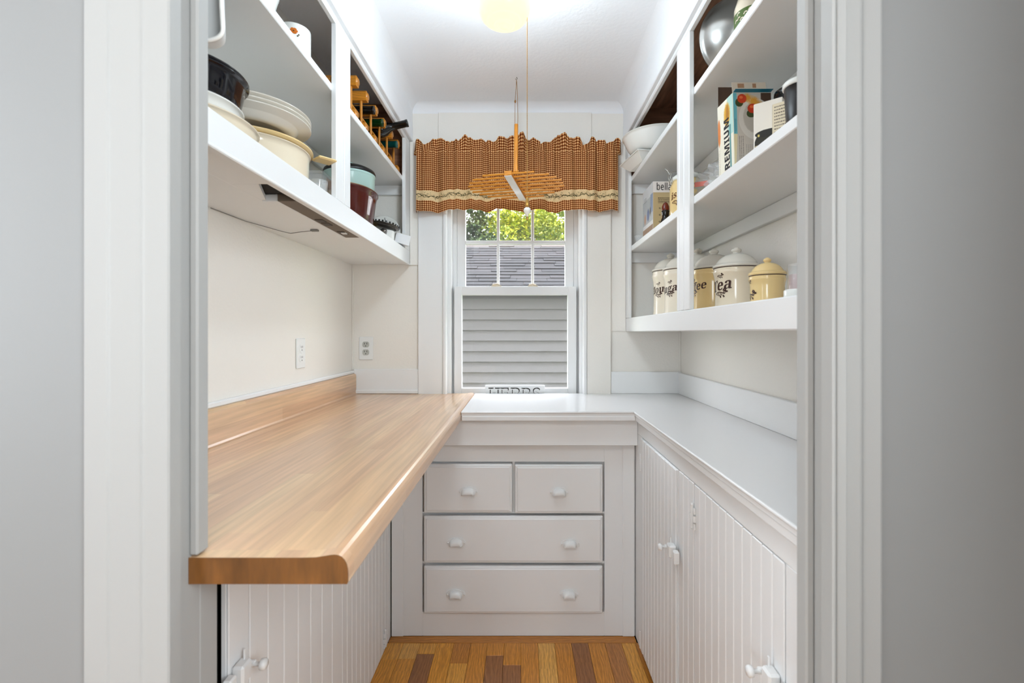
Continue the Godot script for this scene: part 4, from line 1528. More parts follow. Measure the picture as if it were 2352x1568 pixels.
func canister(label: String, at: Vector3, r: float, hb: float, hl: float, word: String, body: Material, lid: Material, a0 := 1.05, ts := 0.05, notch := false) -> void:
	var t := thing("canister", label, "canister", at, "stoneware canisters with brown lettering")
	var prof := [[0.86, 0.0], [0.93, 0.004], [0.955, 0.03], [0.955, 0.07], [0.925, 0.16], [0.915, 0.4], [0.92, 0.68], [0.945, 0.78], [0.985, 0.86], [1.0, 0.89], [1.0, 0.92], [0.975, 0.935], [0.985, 0.965], [0.985, 0.995], [0.95, 1.0], [0.0, 1.0]]
	var pr := [Vector2(0, 0)]
	for q in prof:
		pr.append(Vector2(q[0] * r, q[1] * hb))
	var g := G.new()
	g.lathe(pr, 56)
	part(t, "body", g, body, true)
	g = G.new()
	g.lathe([Vector2(r * 0.98, hb * 0.998), Vector2(r * 0.992, hb * 0.998), Vector2(r * 0.992, hb + 0.0028), Vector2(r * 0.97, hb + 0.0028)], 56)
	part(t, "rim_line", g, M.ink, true, "thin brown line round the rim")
	g = G.new()
	var kn := hl * 0.30
	var dome := hl - kn
	var lp := [Vector2(0, hb + 0.002), Vector2(r * 1.0, hb + 0.002), Vector2(r * 1.03, hb + 0.004), Vector2(r * 1.03, hb + 0.007), Vector2(r * 0.985, hb + 0.011)]
	for q in [[0.93, 0.22], [0.86, 0.40], [0.78, 0.56], [0.66, 0.74], [0.50, 0.88], [0.34, 0.965], [0.22, 1.0]]:
		lp.append(Vector2(q[0] * r, hb + dome * q[1]))
	g.lathe(lp, 56)
	if notch:
		pass
	var l := part(t, "lid", g, lid, true)
	g = G.new()
	var y0 := hb + dome - 0.001
	g.lathe([Vector2(r * 0.20, y0), Vector2(r * 0.15, y0 + kn * 0.16), Vector2(r * 0.20, y0 + kn * 0.34), Vector2(r * 0.225, y0 + kn * 0.52), Vector2(r * 0.20, y0 + kn * 0.72), Vector2(r * 0.12, y0 + kn * 0.86), Vector2(r * 0.10, y0 + kn * 0.96), Vector2(0, y0 + kn * 1.02)], 24)
	part(l, "knob", g, lid, true)
	if notch:
		g = G.new()
		g.lathe([Vector2(0, 0), Vector2(0.008, 0), Vector2(0.008, 0.003), Vector2(0, 0.003)], 16, Vector3.ZERO, 1, 1, Transform3D(Basis(Vector3(1, 0, 0), -PI / 2), Vector3(0.010, hb + 0.006, r * 1.03 - 0.001)))
		part(l, "spoon_notch", g, M.ink, true, "dark notch for a spoon")
	var rad := func(y: float) -> float:
		var k := y / hb
		for i in range(1, prof.size()):
			if k <= prof[i][1]:
				var u: float = (k - prof[i - 1][1]) / maxf(1e-5, prof[i][1] - prof[i - 1][1])
				return r * lerpf(prof[i - 1][0], prof[i][0], clampf(u, 0, 1))
		return r
	var yc := hb * 0.60
	g = G.new()
	var f := wrapped(a0, rad)
	if word:
		g.text(word, ts, func(p): return f.call(Vector3(p.x, yc + p.y + p.x * 0.12, maxf(0.0, p.z))), "Droid Serif", true, 0.0004, 0.12)
	scroll(g, Vector2(0, yc - ts * 0.52), ts * 14.0 * (0.9 if word else 1.3), f)
	scroll(g, Vector2(ts * 0.05, yc + ts * 0.62), ts * 7.0, f)
	part(t, "lettering", g, M.ink, true, word + " in brown lettering with scrolls" if word else "brown scrollwork")

func carton(n: String, label: String, cat: String, at: Vector3, sz: Vector3, turn: float, front: Image, side: Image, m: Color, group := "") -> Node3D:
	# a box with its base centre at the origin; printed front (+z) and printed left side (-x)
	var t := thing(n, label, cat, at, group, turn)
	var g := G.new()
	g.box(Vector3(-sz.x / 2, 0, -sz.z / 2), Vector3(sz.x / 2, sz.y, sz.z / 2), 0.001)
	part(t, "carton", g, mat(m, 0.5), true)
	var e := 0.0004
	if front:
		g = G.new()
		var x := sz.x / 2 - 0.001
		g.trin(Vector3(-x, 0.001, sz.z / 2 + e), Vector3(x, 0.001, sz.z / 2 + e), Vector3(x, sz.y - 0.001, sz.z / 2 + e), Vector3(0, 0, 1), Vector2(0, 1), Vector2(1, 1), Vector2(1, 0))
		g.trin(Vector3(-x, 0.001, sz.z / 2 + e), Vector3(x, sz.y - 0.001, sz.z / 2 + e), Vector3(-x, sz.y - 0.001, sz.z / 2 + e), Vector3(0, 0, 1), Vector2(0, 1), Vector2(1, 0), Vector2(0, 0))
		part(t, "printed_front", g, plain_like(Color.WHITE, 0.4, front), true)
	if side:
		g = G.new()
		var z := sz.z / 2 - 0.001
		var x := -sz.x / 2 - e
		g.trin(Vector3(x, 0.001, -z), Vector3(x, 0.001, z), Vector3(x, sz.y - 0.001, z), Vector3(-1, 0, 0), Vector2(0, 1), Vector2(1, 1), Vector2(1, 0))
		g.trin(Vector3(x, 0.001, -z), Vector3(x, sz.y - 0.001, z), Vector3(x, sz.y - 0.001, -z), Vector3(-1, 0, 0), Vector2(0, 1), Vector2(1, 0), Vector2(0, 0))
		part(t, "printed_side", g, plain_like(Color.WHITE, 0.4, side), true)
	return t

func disc(im: Image, c: Vector2, rx: float, ry: float, col: Color, jag := 0.0) -> void:
	for y in range(int(c.y - ry), int(c.y + ry) + 1):
		for x in range(int(c.x - rx), int(c.x + rx) + 1):
			if x < 0 or y < 0 or x >= im.get_width() or y >= im.get_height():
				continue
			var q := Vector2((x - c.x) / rx, (y - c.y) / ry)
			if q.length() < 1.0 - jag * rng.randf():
				im.set_pixel(x, y, col)

func lines(im: Image, r: Rect2i, step: int, col: Color, tall := 1, vertical := false) -> void:
	# rows of print too small to read
	var a := 0
	var span := r.size.x if vertical else r.size.y
	var run := r.size.y if vertical else r.size.x
	while a < span:
		var b := 0
		var stop := int(run * rng.randf_range(0.7, 1.0))
		while b < stop:
			var w := rng.randi_range(2, 7)
			if vertical:
				im.fill_rect(Rect2i(r.position.x + a, r.position.y + b, tall, mini(w, stop - b)), col)
			else:
				im.fill_rect(Rect2i(r.position.x + b, r.position.y + a, mini(w, stop - b), tall), col)
			b += w + 2
		a += step

# ---------------------------------------------------------------- things on the left shelves
func left_things() -> void:
	var lo := H + 0.3655
	var hi := H + 0.7545
	# stack at the near end, bottom shelf
	dish("serving_dish", "wide cream oval serving dish at the bottom of the near stack, left shelves", "dish", Vector3(-0.705, lo, -1.005), 0.095, 0.131, 0.070, M.cer_cream, 0.004, 1.0, 1.10)
	dish("bowl", "white bowl between the cream dish and the black pan, left shelves", "bowl", Vector3(-0.698, lo + 0.009, -0.978), 0.046, 0.112, 0.086, M.cer_white, 0.004)
	var t := dish("roasting_pan", "shiny black enamel pan on top of the near stack, left shelves", "pan", Vector3(-0.697, lo + 0.0935, -0.977), 0.092, 0.121, 0.060, M.navy, 0.006, 1.0, 1.0, "", 0.45)
	var g := G.new()
	g.lathe([Vector2(0, 0.0647), Vector2(0.117, 0.0647), Vector2(0.122, 0.067), Vector2(0.119, 0.071), Vector2(0.100, 0.0755), Vector2(0, 0.079)], 48)
	part(t, "lid", g, M.navy, true)
	# casserole with its lid, plates on the lid
	t = dish("casserole", "cream casserole with a tab-handled lid, beside the middle stile of the left shelves", "casserole", Vector3(-0.715, lo, -1.298), 0.112, 0.126, 0.124, M.cer_cream, 0.003, 1.0, 1.12, "", 0.3)
	g = G.new()
	g.lathe([Vector2(0, 0.129), Vector2(0.118, 0.129), Vector2(0.120, 0.130), Vector2(0.134, 0.134), Vector2(0.134, 0.138), Vector2(0.118, 0.143), Vector2(0.06, 0.150), Vector2(0, 0.152)], 56, Vector3.ZERO, 1.0, 1.1)
	g.box(Vector3(-0.024, 0.134, -0.205), Vector3(0.024, 0.142, -0.150), 0.0035, 2, Transform3D(Basis(Vector3.UP, -0.72), Vector3(0.018, 0, 0.028)))
	part(t, "lid", g, M.cer_yellow, true, "pale yellow lid with a tab handle")
	for k in 3:
		t = dish("plate", ["lowest white oval plate on the casserole lid", "middle white oval plate on the casserole lid", "top white oval plate on the casserole lid"][k], "plate", Vector3(-0.70, lo + 0.1535 + 0.0105 * k, -1.242), 0.085, 0.138, 0.017, M.cer_grey, 0.030, 1.0, 1.04, "oval plates on the casserole")
	# clear bin of cutlery jars behind the middle stile
	t = thing("storage_bin", "clear plastic bin behind the middle stile on the bottom left shelf", "bin", Vector3(-0.665, lo, -1.545))
	g = G.new()
	for v in [[-0.055, -0.053, -0.085, 0.085], [0.053, 0.055, -0.085, 0.085], [-0.053, 0.053, -0.085, -0.083], [-0.053, 0.053, 0.083, 0.085]]:
		g.box(Vector3(v[0], 0.002, v[2]), Vector3(v[1], 0.118, v[3]), 0)
	g.box(Vector3(-0.055, 0, -0.085), Vector3(0.055, 0.002, 0.085), 0)
	part(t, "walls", g, M.clear, true)
	g = G.new()
	g.box(Vector3(-0.059, 0.119, -0.089), Vector3(0.059, 0.127, 0.089), 0.002)
	part(t, "lid", g, M.clear, true)
	for k in 2:
		g = G.new()
		g.lathe([Vector2(0, 0), Vector2(0.014, 0.001), Vector2(0.014, 0.045), Vector2(0.010, 0.052), Vector2(0.010, 0.058), Vector2(0.0125, 0.059), Vector2(0.0125, 0.092), Vector2(0, 0.093)], 20, Vector3(-0.632, lo + 0.003, -1.487 - 0.042 * k))
		whole("spice_jar", g, M.matt_black, ["small dark jar in the clear bin, nearer one", "small dark jar in the clear bin, farther one by the stile"][k], "jar", "dark jars in the clear bin")
	t = dish("glass_cup", "small clear glass cup between casserole and clear bin", "cup", Vector3(-0.602, lo, -1.415), 0.017, 0.025, 0.078, M.clear, 0.0, 1, 1, "", 0.8)
	# upper shelf: ribbed bowls, mug
	for k in 4:
		dish("bowl", ["lowest ribbed white bowl of the nested stack on the top left shelf", "second ribbed white bowl of the nested stack on the top left shelf", "third ribbed white bowl of the nested stack on the top left shelf", "topmost ribbed white bowl of the nested stack on the top left shelf"][k], "bowl", Vector3(-0.688, hi + 0.017 * k, -1.155), 0.050, 0.090, 0.075, M.cer_white, 0.0, 1, 1, "nested ribbed bowls")
	t = thing("mug", "white mug with an orange flower print on the top left shelf", "mug", Vector3(-0.643, hi, -1.352))
	g = G.new()
	g.lathe([Vector2(0, 0.002), Vector2(0.036, 0.002), Vector2(0.039, 0), Vector2(0.042, 0.004), Vector2(0.0425, 0.094), Vector2(0.0415, 0.096), Vector2(0.0390, 0.095), Vector2(0.0385, 0.010), Vector2(0, 0.006)], 48)
	part(t, "body", g, M.cer_white, true)
	g = G.new()
	var hp := []
	for i in 13:
		var a := -PI / 2 + PI * i / 12.0
		hp.append(Vector3(-0.030 - 0.030 * cos(a), 0.048 + 0.028 * sin(a), -0.028 - 0.018 * cos(a)))
	g.tube(hp, 0.005, 8)
	part(t, "handle", g, M.cer_white, true)
	var fm := wrapped(-0.38, func(_y): return 0.0425)
	var petal := func(o: Vector2, r: float, n: int, gg: G) -> void:
		var pts := []
		for i in n:
			pts.append(Vector3(o.x + cos(TAU * i / n) * r, o.y + sin(TAU * i / n) * r * 0.8, 0.0002))
		for i in range(1, n - 1):
			gg.tri(fm.call(pts[0]), fm.call(pts[i + 1]), fm.call(pts[i]))
	g = G.new()
	for i in 6:
		petal.call(Vector2(cos(i * 1.05) * 0.006, 0.072 + sin(i * 1.05) * 0.005), 0.0050, 8, g)
	part(t, "flower_print", g, mat(Color(0.80, 0.42, 0.10), 0.2), true, "orange printed flower")
	g = G.new()
	for q in [[0.010, 0.060], [0.013, 0.064], [-0.011, 0.066], [-0.012, 0.072], [0.0, 0.072]]:
		petal.call(Vector2(q[0], q[1]), 0.0024, 6, g)
	part(t, "leaf_print", g, mat(Color(0.22, 0.17, 0.08), 0.2), true, "small dark printed leaves")
	# white scoop with a dark cord hanging inside the doorway
	t = thing("scoop", "white plastic scoop hanging just inside the left of the doorway", "scoop", W(-0.4925, 0.457, 0.745))
	g = G.new()
	var rimp := []
	for i in 25:
		var a := PI * i / 24.0
		rimp.append(Vector3(-cos(a) * 0.030 * (1.0 - 0.12 * sin(a)), 0.010 - pow(sin(a), 0.6) * 0.017, 0.006))
	rimp.push_front(Vector3(-0.022, 0.20, 0.0))
	rimp.push_back(Vector3(0.017, 0.20, 0.0))
	g.tube(rimp, 0.0032, 8)
	part(t, "rim", g, M.cer_white, true)
	g = G.new()
	for i in rimp.size() - 1:
		var a: Vector3 = rimp[i]
		var b: Vector3 = rimp[i + 1]
		var o := Vector3(0, 0, -0.022)
		g.tri(a, b, b * Vector3(0.7, 1, 1) + o)
		g.tri(a, b * Vector3(0.7, 1, 1) + o, a * Vector3(0.7, 1, 1) + o)
		g.tri(Vector3(0, 0.15, -0.016), a * Vector3(0.7, 1, 1) + o, b * Vector3(0.7, 1, 1) + o)
	part(t, "bowl", g, mat(Color(0.80, 0.80, 0.79), 0.4), true)
	g = G.new()
	g.tube([Vector3(-0.020, 0.022, 0.013), Vector3(0.000, 0.008, 0.014), Vector3(0.006, -0.006, 0.014), Vector3(0.004, -0.016, 0.013), Vector3(-0.004, -0.024, 0.012), Vector3(-0.014, -0.031, 0.012)], 0.0015, 8)
	part(t, "cord", g, mat(Color(0.16, 0.16, 0.16), 0.5), true)
	wine_rack(hi)
	left_far(lo)

func wine_rack(hi: float) -> void:
	var t := thing("wine_rack", "honey-coloured wooden wine rack on the top left shelf behind the middle stile", "rack", Vector3(-0.72, hi, -1.93))
	var pg := PackedVector2Array()
	for q in [[-0.013, -0.021], [0.013, -0.021], [0.019, -0.013], [0.019, 0.013], [0.013, 0.021], [-0.013, 0.021], [-0.019, 0.013], [-0.019, -0.013]]:
		pg.append(Vector2(q[0] * 0.86, q[1] * 0.86))
	var low := [1.495, 1.60, 1.71, 1.82, 1.935, 2.05, 2.165, 2.285]
	var upp := [1.72, 1.83, 1.945, 2.06, 2.175, 2.29]
	for k in 2:
		for d in (low if k == 0 else upp):
			var g := G.new()
			g.uo = Vector2(d * 3.1, d * 1.7)
			g.extrude(pg, 0.235, Transform3D(Basis(Vector3(0, 0, -1), Vector3(0, 1, 0), Vector3(1, 0, 0)), W(-0.828, 0.7745 if k == 0 else 0.899, d)))
			part(t, "bar", g, M.bamboo)
			g = G.new()
			g.tube([W(-0.5935, 0.7745 if k == 0 else 0.899, d), W(-0.5885, 0.7745 if k == 0 else 0.899, d)], 0.0155, 12, 0.012)
			part(t, "bar_end", g, M.bamboo)
	for d in upp:
		for x in [-0.615, -0.80]:
			var g := G.new()
			g.tube([W(x, 0.785, d - 0.004), W(x, 0.885, d - 0.004)], 0.0052, 8)
			part(t, "upright_dowel", g, M.bamboo)
	for x in [-0.628, -0.79]:
		for y in [0.785, 0.834]:
			var g := G.new()
			g.tube([W(x, y, 1.495 if y < 0.8 else 1.72), W(x, y, 2.285)], 0.0050, 8)
			part(t, "cross_dowel", g, M.bamboo)
	for v in [[1.888, 0.880, Color(0.025, 0.027, 0.026), "dark wine bottle with a black capsule, nearest in the wine rack"], [2.002, 0.880, Color(0.02, 0.20, 0.06), "wine bottle with a bright green neck in the middle of the wine rack"], [2.232, 0.880, Color(0.01, 0.30, 0.28), "wine bottle with a teal neck at the far end of the wine rack"]]:
		bottle(v[3], W(-0.835, v[1], v[0]), Vector3(1, -0.02, 0), v[2], 0.252)
	bottle("black-capped sparkling wine bottle tilting out of the wine rack", W(-0.735, 0.872, 2.1175), Vector3(0.95, 0.22, 0.0).normalized(), Color(0.05, 0.05, 0.048), 0.235)

func bottle(label: String, at: Vector3, dir: Vector3, c: Color, len: float) -> void:
	var t := thing("wine_bottle", label, "bottle", at, "bottles in the wine rack")
	var y := dir.normalized()
	var x := y.cross(Vector3.BACK).normalized()
	var xf := Transform3D(Basis(x, y, x.cross(y)), Vector3.ZERO)
	var g := G.new()
	g.lathe([Vector2(0, 0.001), Vector2(0.034, 0.001), Vector2(0.036, 0.006), Vector2(0.0365, len * 0.48), Vector2(0.030, len * 0.58), Vector2(0.018, len * 0.66), Vector2(0.0148, len * 0.70), Vector2(0.0143, len * 0.74)], 32, Vector3.ZERO, 1, 1, xf)
	part(t, "glass", g, mat(c * 0.6, 0.08), true)
	g = G.new()
	g.lathe([Vector2(0.0147, len * 0.735), Vector2(0.0152, len * 0.74), Vector2(0.0152, len * 0.955), Vector2(0.0163, len * 0.958), Vector2(0.0163, len * 0.992), Vector2(0.0150, len), Vector2(0, len)], 32, Vector3.ZERO, 1, 1, xf)
	part(t, "capsule", g, mat(c, 0.22), true)

func left_far(lo: float) -> void:
	# slow-cooker base, red-brown crock, aqua lidded pot
	var t := thing("crock", "glossy red-brown oval crock with a dark foot, beside the middle stile", "crock", Vector3(-0.70, lo, -1.925))
	var g := G.new()
	g.lathe([Vector2(0, 0), Vector2(0.082, 0), Vector2(0.088, 0.006), Vector2(0.090, 0.050), Vector2(0.086, 0.062), Vector2(0, 0.062)], 56, Vector3.ZERO, 1.0, 1.3)
	part(t, "foot", g, M.black, true, "dark glossy foot")
	g = G.new()
	g.lathe([Vector2(0, 0.0625), Vector2(0.080, 0.0625), Vector2(0.090, 0.070), Vector2(0.096, 0.10), Vector2(0.104, 0.165), Vector2(0.108, 0.186), Vector2(0.113, 0.190), Vector2(0.113, 0.195), Vector2(0.106, 0.197), Vector2(0.100, 0.190), Vector2(0.09, 0.11), Vector2(0, 0.08)], 56, Vector3.ZERO, 1.0, 1.3)
	part(t, "bowl", g, M.redbrown, true)
	g = G.new()
	g.lathe([Vector2(0, 0.1975), Vector2(0.104, 0.1975), Vector2(0.104, 0.2015), Vector2(0, 0.2025)], 56, Vector3.ZERO, 1.0, 1.3)
	part(t, "board_lid", g, mat(Color(0.55, 0.42, 0.27), 0.5), true, "tan flat lid")
	t = thing("pot", "pale aqua enamel pot with a black lid standing on the red-brown crock", "pot", Vector3(-0.70, lo + 0.203, -1.94))
	g = G.new()
	g.lathe([Vector2(0, 0), Vector2(0.092, 0), Vector2(0.0965, 0.005), Vector2(0.0975, 0.055), Vector2(0.099, 0.058), Vector2(0.1005, 0.060), Vector2(0.1005, 0.066), Vector2(0, 0.066)], 56)
	part(t, "body", g, M.aqua, true)
	g = G.new()
	g.lathe([Vector2(0, 0.0665), Vector2(0.100, 0.0665), Vector2(0.1015, 0.068), Vector2(0.1015, 0.074), Vector2(0.097, 0.083), Vector2(0.080, 0.092), Vector2(0.04, 0.097), Vector2(0, 0.098)], 56)
	var l := part(t, "lid", g, M.black, true, "shiny black lid")
	g = G.new()
	g.lathe([Vector2(0.010, 0.096), Vector2(0.009, 0.102), Vector2(0.018, 0.106), Vector2(0.019, 0.113), Vector2(0.012, 0.119), Vector2(0, 0.120)], 24)
	part(l, "knob", g, M.aqua, true, "aqua knob")
	# clutter toward the back wall
	t = thing("plate", "white oval plate leaning against the end wall of the left shelves", "plate", Vector3(-0.682, lo + 0.002, -2.325))
	var xf := Transform3D(Basis(Vector3(1, 0, 0), PI / 2 - 0.24), Vector3(0, 0.104, -0.010))
	g = G.new()
	g.lathe([Vector2(0, 0), Vector2(0.055, 0), Vector2(0.060, 0.004), Vector2(0.098, 0.012), Vector2(0.099, 0.014), Vector2(0.096, 0.0145), Vector2(0.06, 0.007), Vector2(0, 0.003)], 48, Vector3.ZERO, 0.92, 1.0, xf)
	part(t, "disc", g, M.cer_white, true)
	g = G.new()
	g.box(Vector3(-0.055, 0, -0.030), Vector3(0.045, 0.140, 0.030), 0.001)
	t = thing("carton", "small ochre carton in front of the leaning oval plate", "box", Vector3(-0.742, lo, -2.225), "", 0.1)
	part(t, "carton", g, mat(Color(0.72, 0.56, 0.30), 0.6), true)
	g = G.new()
	g.box(Vector3(-0.056, 0.1402, -0.031), Vector3(0.046, 0.164, 0.031), 0.001)
	part(t, "flap", g, mat(Color(0.87, 0.82, 0.70), 0.6), true, "cream top")
	g = G.new()
	g.lathe([Vector2(0, 0), Vector2(0.038, 0), Vector2(0.040, 0.003), Vector2(0.046, 0.094), Vector2(0.044, 0.097), Vector2(0, 0.097)], 32, Vector3(-0.632, lo, -2.192))
	whole("tub", g, M.cer_white, "round white tub under the dark strainer lids on the bottom left shelf", "tub")
	for k in 2:
		t = thing("strainer", ["dark round strainer lid with a notched rim, upper one by the white box", "dark round strainer lid, lower one beside the bottom rail"][k], "strainer", [Vector3(-0.632, lo + 0.113, -2.192), Vector3(-0.622, lo + 0.047, -2.100)][k])
		xf = Transform3D(Basis(Vector3(0, 0, 1), -0.16 + 0.95 * k) * Basis(Vector3(1, 0, 0), -0.1 + 0.1 * k), Vector3.ZERO)
		g = G.new()
		var r := 0.066 - 0.022 * k
		g.lathe([Vector2(0, 0), Vector2(r * 0.8, 0.001), Vector2(r, 0.006), Vector2(r, 0.010), Vector2(r * 0.8, 0.006), Vector2(0, 0.004)], 40, Vector3.ZERO, 1, 1, xf)
		part(t, "disc", g, mat(Color(0.30, 0.27, 0.24), 0.25, 0.4), true)
		g = G.new()
		for i in 26:
			var a := TAU * i / 26.0
			g.box(Vector3(r - 0.003, 0.009, -0.0035), Vector3(r + 0.002, 0.017, 0.0035), 0.0008, 2, xf * Transform3D(Basis(Vector3.UP, a), Vector3.ZERO))
		part(t, "notched_rim", g, M.black, true)
		g = G.new()
		g.tube([xf * Vector3(0, 0.004, 0), xf * Vector3(0.004, 0.02, 0), xf * Vector3(-0.006, 0.045 - 0.03 * k, 0.004)], 0.0018, 6)
		part(t, "wire", g, M.black, true)
	t = thing("carton", "white open carton jutting out over the rail at the far end of the left shelves", "box", Vector3(-0.572, lo + 0.062, -2.266), "", 0.55)
	t.rotation = Vector3(0.0, 0.45, -0.2)
	g = G.new()
	g.box(Vector3(-0.035, -0.012, -0.018), Vector3(0.035, 0.035, 0.018), 0.001)
	part(t, "carton", g, mat(Color(0.92, 0.92, 0.92), 0.5), true)
	g = G.new()
	g.box(Vector3(-0.033, 0.0355, -0.016), Vector3(0.015, 0.037, 0.016), 0.0005)
	part(t, "flap", g, mat(Color(0.88, 0.86, 0.80), 0.5), true)

# ---------------------------------------------------------------- things on the right shelves
func right_things() -> void:
	var lo := H + 0.0642
	var mi := H + 0.4243
	var hi := H + 0.7625
	canister("tallest pale stoneware canister lettered Flour at the far end of the row", Vector3(0.660, lo, -2.135), 0.079, 0.205, 0.083, "Flour", M.cer_pale, M.cer_grey, 1.13, 0.042)
	canister("tall pale stoneware canister lettered Sugar, half hidden by the stile", Vector3(0.660, lo, -1.972), 0.078, 0.19, 0.080, "Sugar", M.cer_pale, M.cer_grey, 1.13, 0.042)
	canister("stoneware canister behind the stile of which mainly the grey lid shows", Vector3(0.668, lo, -1.822), 0.071, 0.178, 0.078, "", M.cer_pale, M.cer_grey, 1.05, 0.04)
	canister("cream stoneware canister lettered Coffee just right of the stile", Vector3(0.660, lo, -1.652), 0.073, 0.150, 0.075, "Coffee", M.cer_yellow, M.cer_grey, 1.62, 0.038, true)
	canister("squat stoneware canister lettered Tea, second from the doorway end", Vector3(0.660, lo, -1.478), 0.067, 0.132, 0.066, "Tea", M.cer_cream, M.cer_grey, 1.25, 0.046)
	canister("small yellow stoneware canister with scrollwork, nearest the doorway", Vector3(0.640, lo, -1.252), 0.0445, 0.082, 0.050, "", M.cer_yellow, M.cer_yellow, 1.75, 0.030)
	# candle on a white puck
	var t := thing("lid", "round white lid lying at the doorway end of the bottom right shelf", "lid", Vector3(0.628, lo, -1.085))
	var g := G.new()
	g.lathe([Vector2(0, 0), Vector2(0.031, 0), Vector2(0.0325, 0.002), Vector2(0.0325, 0.030), Vector2(0.030, 0.033), Vector2(0, 0.033)], 36)
	part(t, "cap", g, M.cer_white, true)
	t = thing("candle", "pink candle in a small glass behind the round white lid", "candle", Vector3(0.672, lo, -1.155))
	g = G.new()
	g.lathe([Vector2(0, 0.006), Vector2(0.0265, 0.006), Vector2(0.0265, 0.075), Vector2(0, 0.075)], 32)
	part(t, "wax", g, mat(Color(0.85, 0.70, 0.68), 0.5), true)
	g = G.new()
	g.lathe([Vector2(0, 0), Vector2(0.028, 0), Vector2(0.0295, 0.003), Vector2(0.0295, 0.100), Vector2(0.028, 0.100), Vector2(0.028, 0.006), Vector2(0, 0.0055)], 32)
	part(t, "glass", g, M.clear, true)
	# ---- top shelf
	t = thing("mixing_bowl", "large stainless steel bowl standing on edge on the top right shelf", "bowl", Vector3(0.6635, hi + 0.004, -1.452), "", 0.0)
	t.scale = Vector3.ONE * 0.945
	g = G.new()
	var xf := Transform3D(Basis(Vector3(1, 0, 0), PI / 2 + 0.06) , Vector3(0, 0.1345, 0))
	var pr := [Vector2(0, 0.117), Vector2(0.042, 0.1155)]
	for i in 13:
		var a := PI / 2 * (1.0 - (i + 1) / 14.0) * 0.92
		pr.append(Vector2(cos(a) * 0.117 + 0.006, sin(a) * 0.110))
	pr.append(Vector2(0.126, 0.0))
	pr.append(Vector2(0.131, -0.002))
	pr.append(Vector2(0.133, -0.006))
	pr.append(Vector2(0.130, -0.009))
	pr.append(Vector2(0.123, -0.006))
	for i in range(12, -1, -2):
		var a := PI / 2 * (1.0 - (i + 1) / 14.0) * 0.92
		pr.append(Vector2(cos(a) * 0.115 + 0.004, sin(a) * 0.106))
	pr.append(Vector2(0, 0.112))
	g.lathe(pr, 64, Vector3.ZERO, 1, 1, xf)
	part(t, "bowl", g, M.steel, true)
	t = thing("jar", "small white jar with a green band at the doorway end of the top right shelf", "jar", Vector3(0.602, hi, -1.255))
	g = G.new()
	g.lathe([Vector2(0, 0), Vector2(0.036, 0), Vector2(0.042, 0.008), Vector2(0.044, 0.03), Vector2(0.044, 0.085), Vector2(0.036, 0.11), Vector2(0.026, 0.118), Vector2(0.026, 0.135), Vector2(0, 0.136)], 36)
	part(t, "body", g, M.cer_cream, true)
	g = G.new()
	g.lathe([Vector2(0.0442, 0.025), Vector2(0.0446, 0.028), Vector2(0.0446, 0.066), Vector2(0.0442, 0.069)], 36)
	var bd := part(t, "band", g, mat(Color(0.30, 0.40, 0.12), 0.3), true, "green band")
	g = G.new()
	var fw := wrapped(0.9, func(_y): return 0.0448)
	rng.seed = 3
	for i in 10:
		var c := Vector2(rng.randf_range(-0.03, 0.03), 0.047 + rng.randf_range(-0.012, 0.012))
		g.ribbon([c, c + Vector2(0.004, 0.006), c + Vector2(0.009, 0.004)], 0.003, fw)
	part(bd, "leaf_print", g, M.cer_cream, true)
	# white dishes jutting out at the far end
	t = thing("square_dish", "square white dish jutting over the shelf edge at the far end, under the round bowl", "dish", Vector3(0.592, hi, -2.215), "", 0.17)
	g = G.new()
	var a0 := 0.072
	var a1 := 0.107
	for s in [[0, a0, 0.0, a1, 0.036], [1, a0 - 0.004, 0.004, a1 - 0.004, 0.036]]:
		var lowp := [Vector3(-s[1], s[2], -s[1]), Vector3(s[1], s[2], -s[1]), Vector3(s[1], s[2], s[1]), Vector3(-s[1], s[2], s[1])]
		var hip := [Vector3(-s[3], s[4], -s[3]), Vector3(s[3], s[4], -s[3]), Vector3(s[3], s[4], s[3]), Vector3(-s[3], s[4], s[3])]
		for i in 4:
			var j := (i + 1) % 4
			var n: Vector3 = (lowp[i] + lowp[j]) * (1.0 if s[0] == 0 else -1.0)
			g.trin(lowp[i], lowp[j], hip[j], n)
			g.trin(lowp[i], hip[j], hip[i], n)
		g.trin(lowp[0], lowp[1], lowp[2], Vector3(0, -1 if s[0] == 0 else 1, 0))
		g.trin(lowp[0], lowp[2], lowp[3], Vector3(0, -1 if s[0] == 0 else 1, 0))
	var rt := [Vector3(-a1, 0.036, -a1), Vector3(a1, 0.036, -a1), Vector3(a1, 0.036, a1), Vector3(-a1, 0.036, a1), Vector3(-a1, 0.036, -a1)]
	for i in 4:
		g.tube([rt[i], rt[i + 1]], 0.003, 8)
	part(t, "dish", g, M.cer_white, true)
	t = dish("bowl", "large round white bowl sitting in the square dish at the far right end", "bowl", Vector3(0.605, hi + 0.0405, -2.178), 0.070, 0.148, 0.080, M.cer_white, 0.004, 1.0, 1.0, "", 0.42)
	# ---- middle shelf, near bay: boxes
	rng.seed = 60
	var side := Image.create(128, 320, false, Image.FORMAT_RGB8)
	side.fill(Color(0.95, 0.92, 0.84))
	side.fill_rect(Rect2i(84, 0, 44, 150), Color(0.72, 0.85, 0.80))
	side.fill_rect(Rect2i(98, 110, 12, 200), Color(0.35, 0.58, 0.58))
	disc(side, Vector2(80, 62), 30, 52, Color(0.87, 0.66, 0.20), 0.3)
	disc(side, Vector2(84, 58), 16, 40, Color(0.72, 0.48, 0.10), 0.4)
	disc(side, Vector2(10, 110), 14, 60, Color(0.86, 0.52, 0.28), 0.2)
	lines(side, Rect2i(6, 180, 14, 120), 7, Color(0.7, 0.64, 0.55), 2, true)
	var front := Image.create(192, 384, false, Image.FORMAT_RGB8)
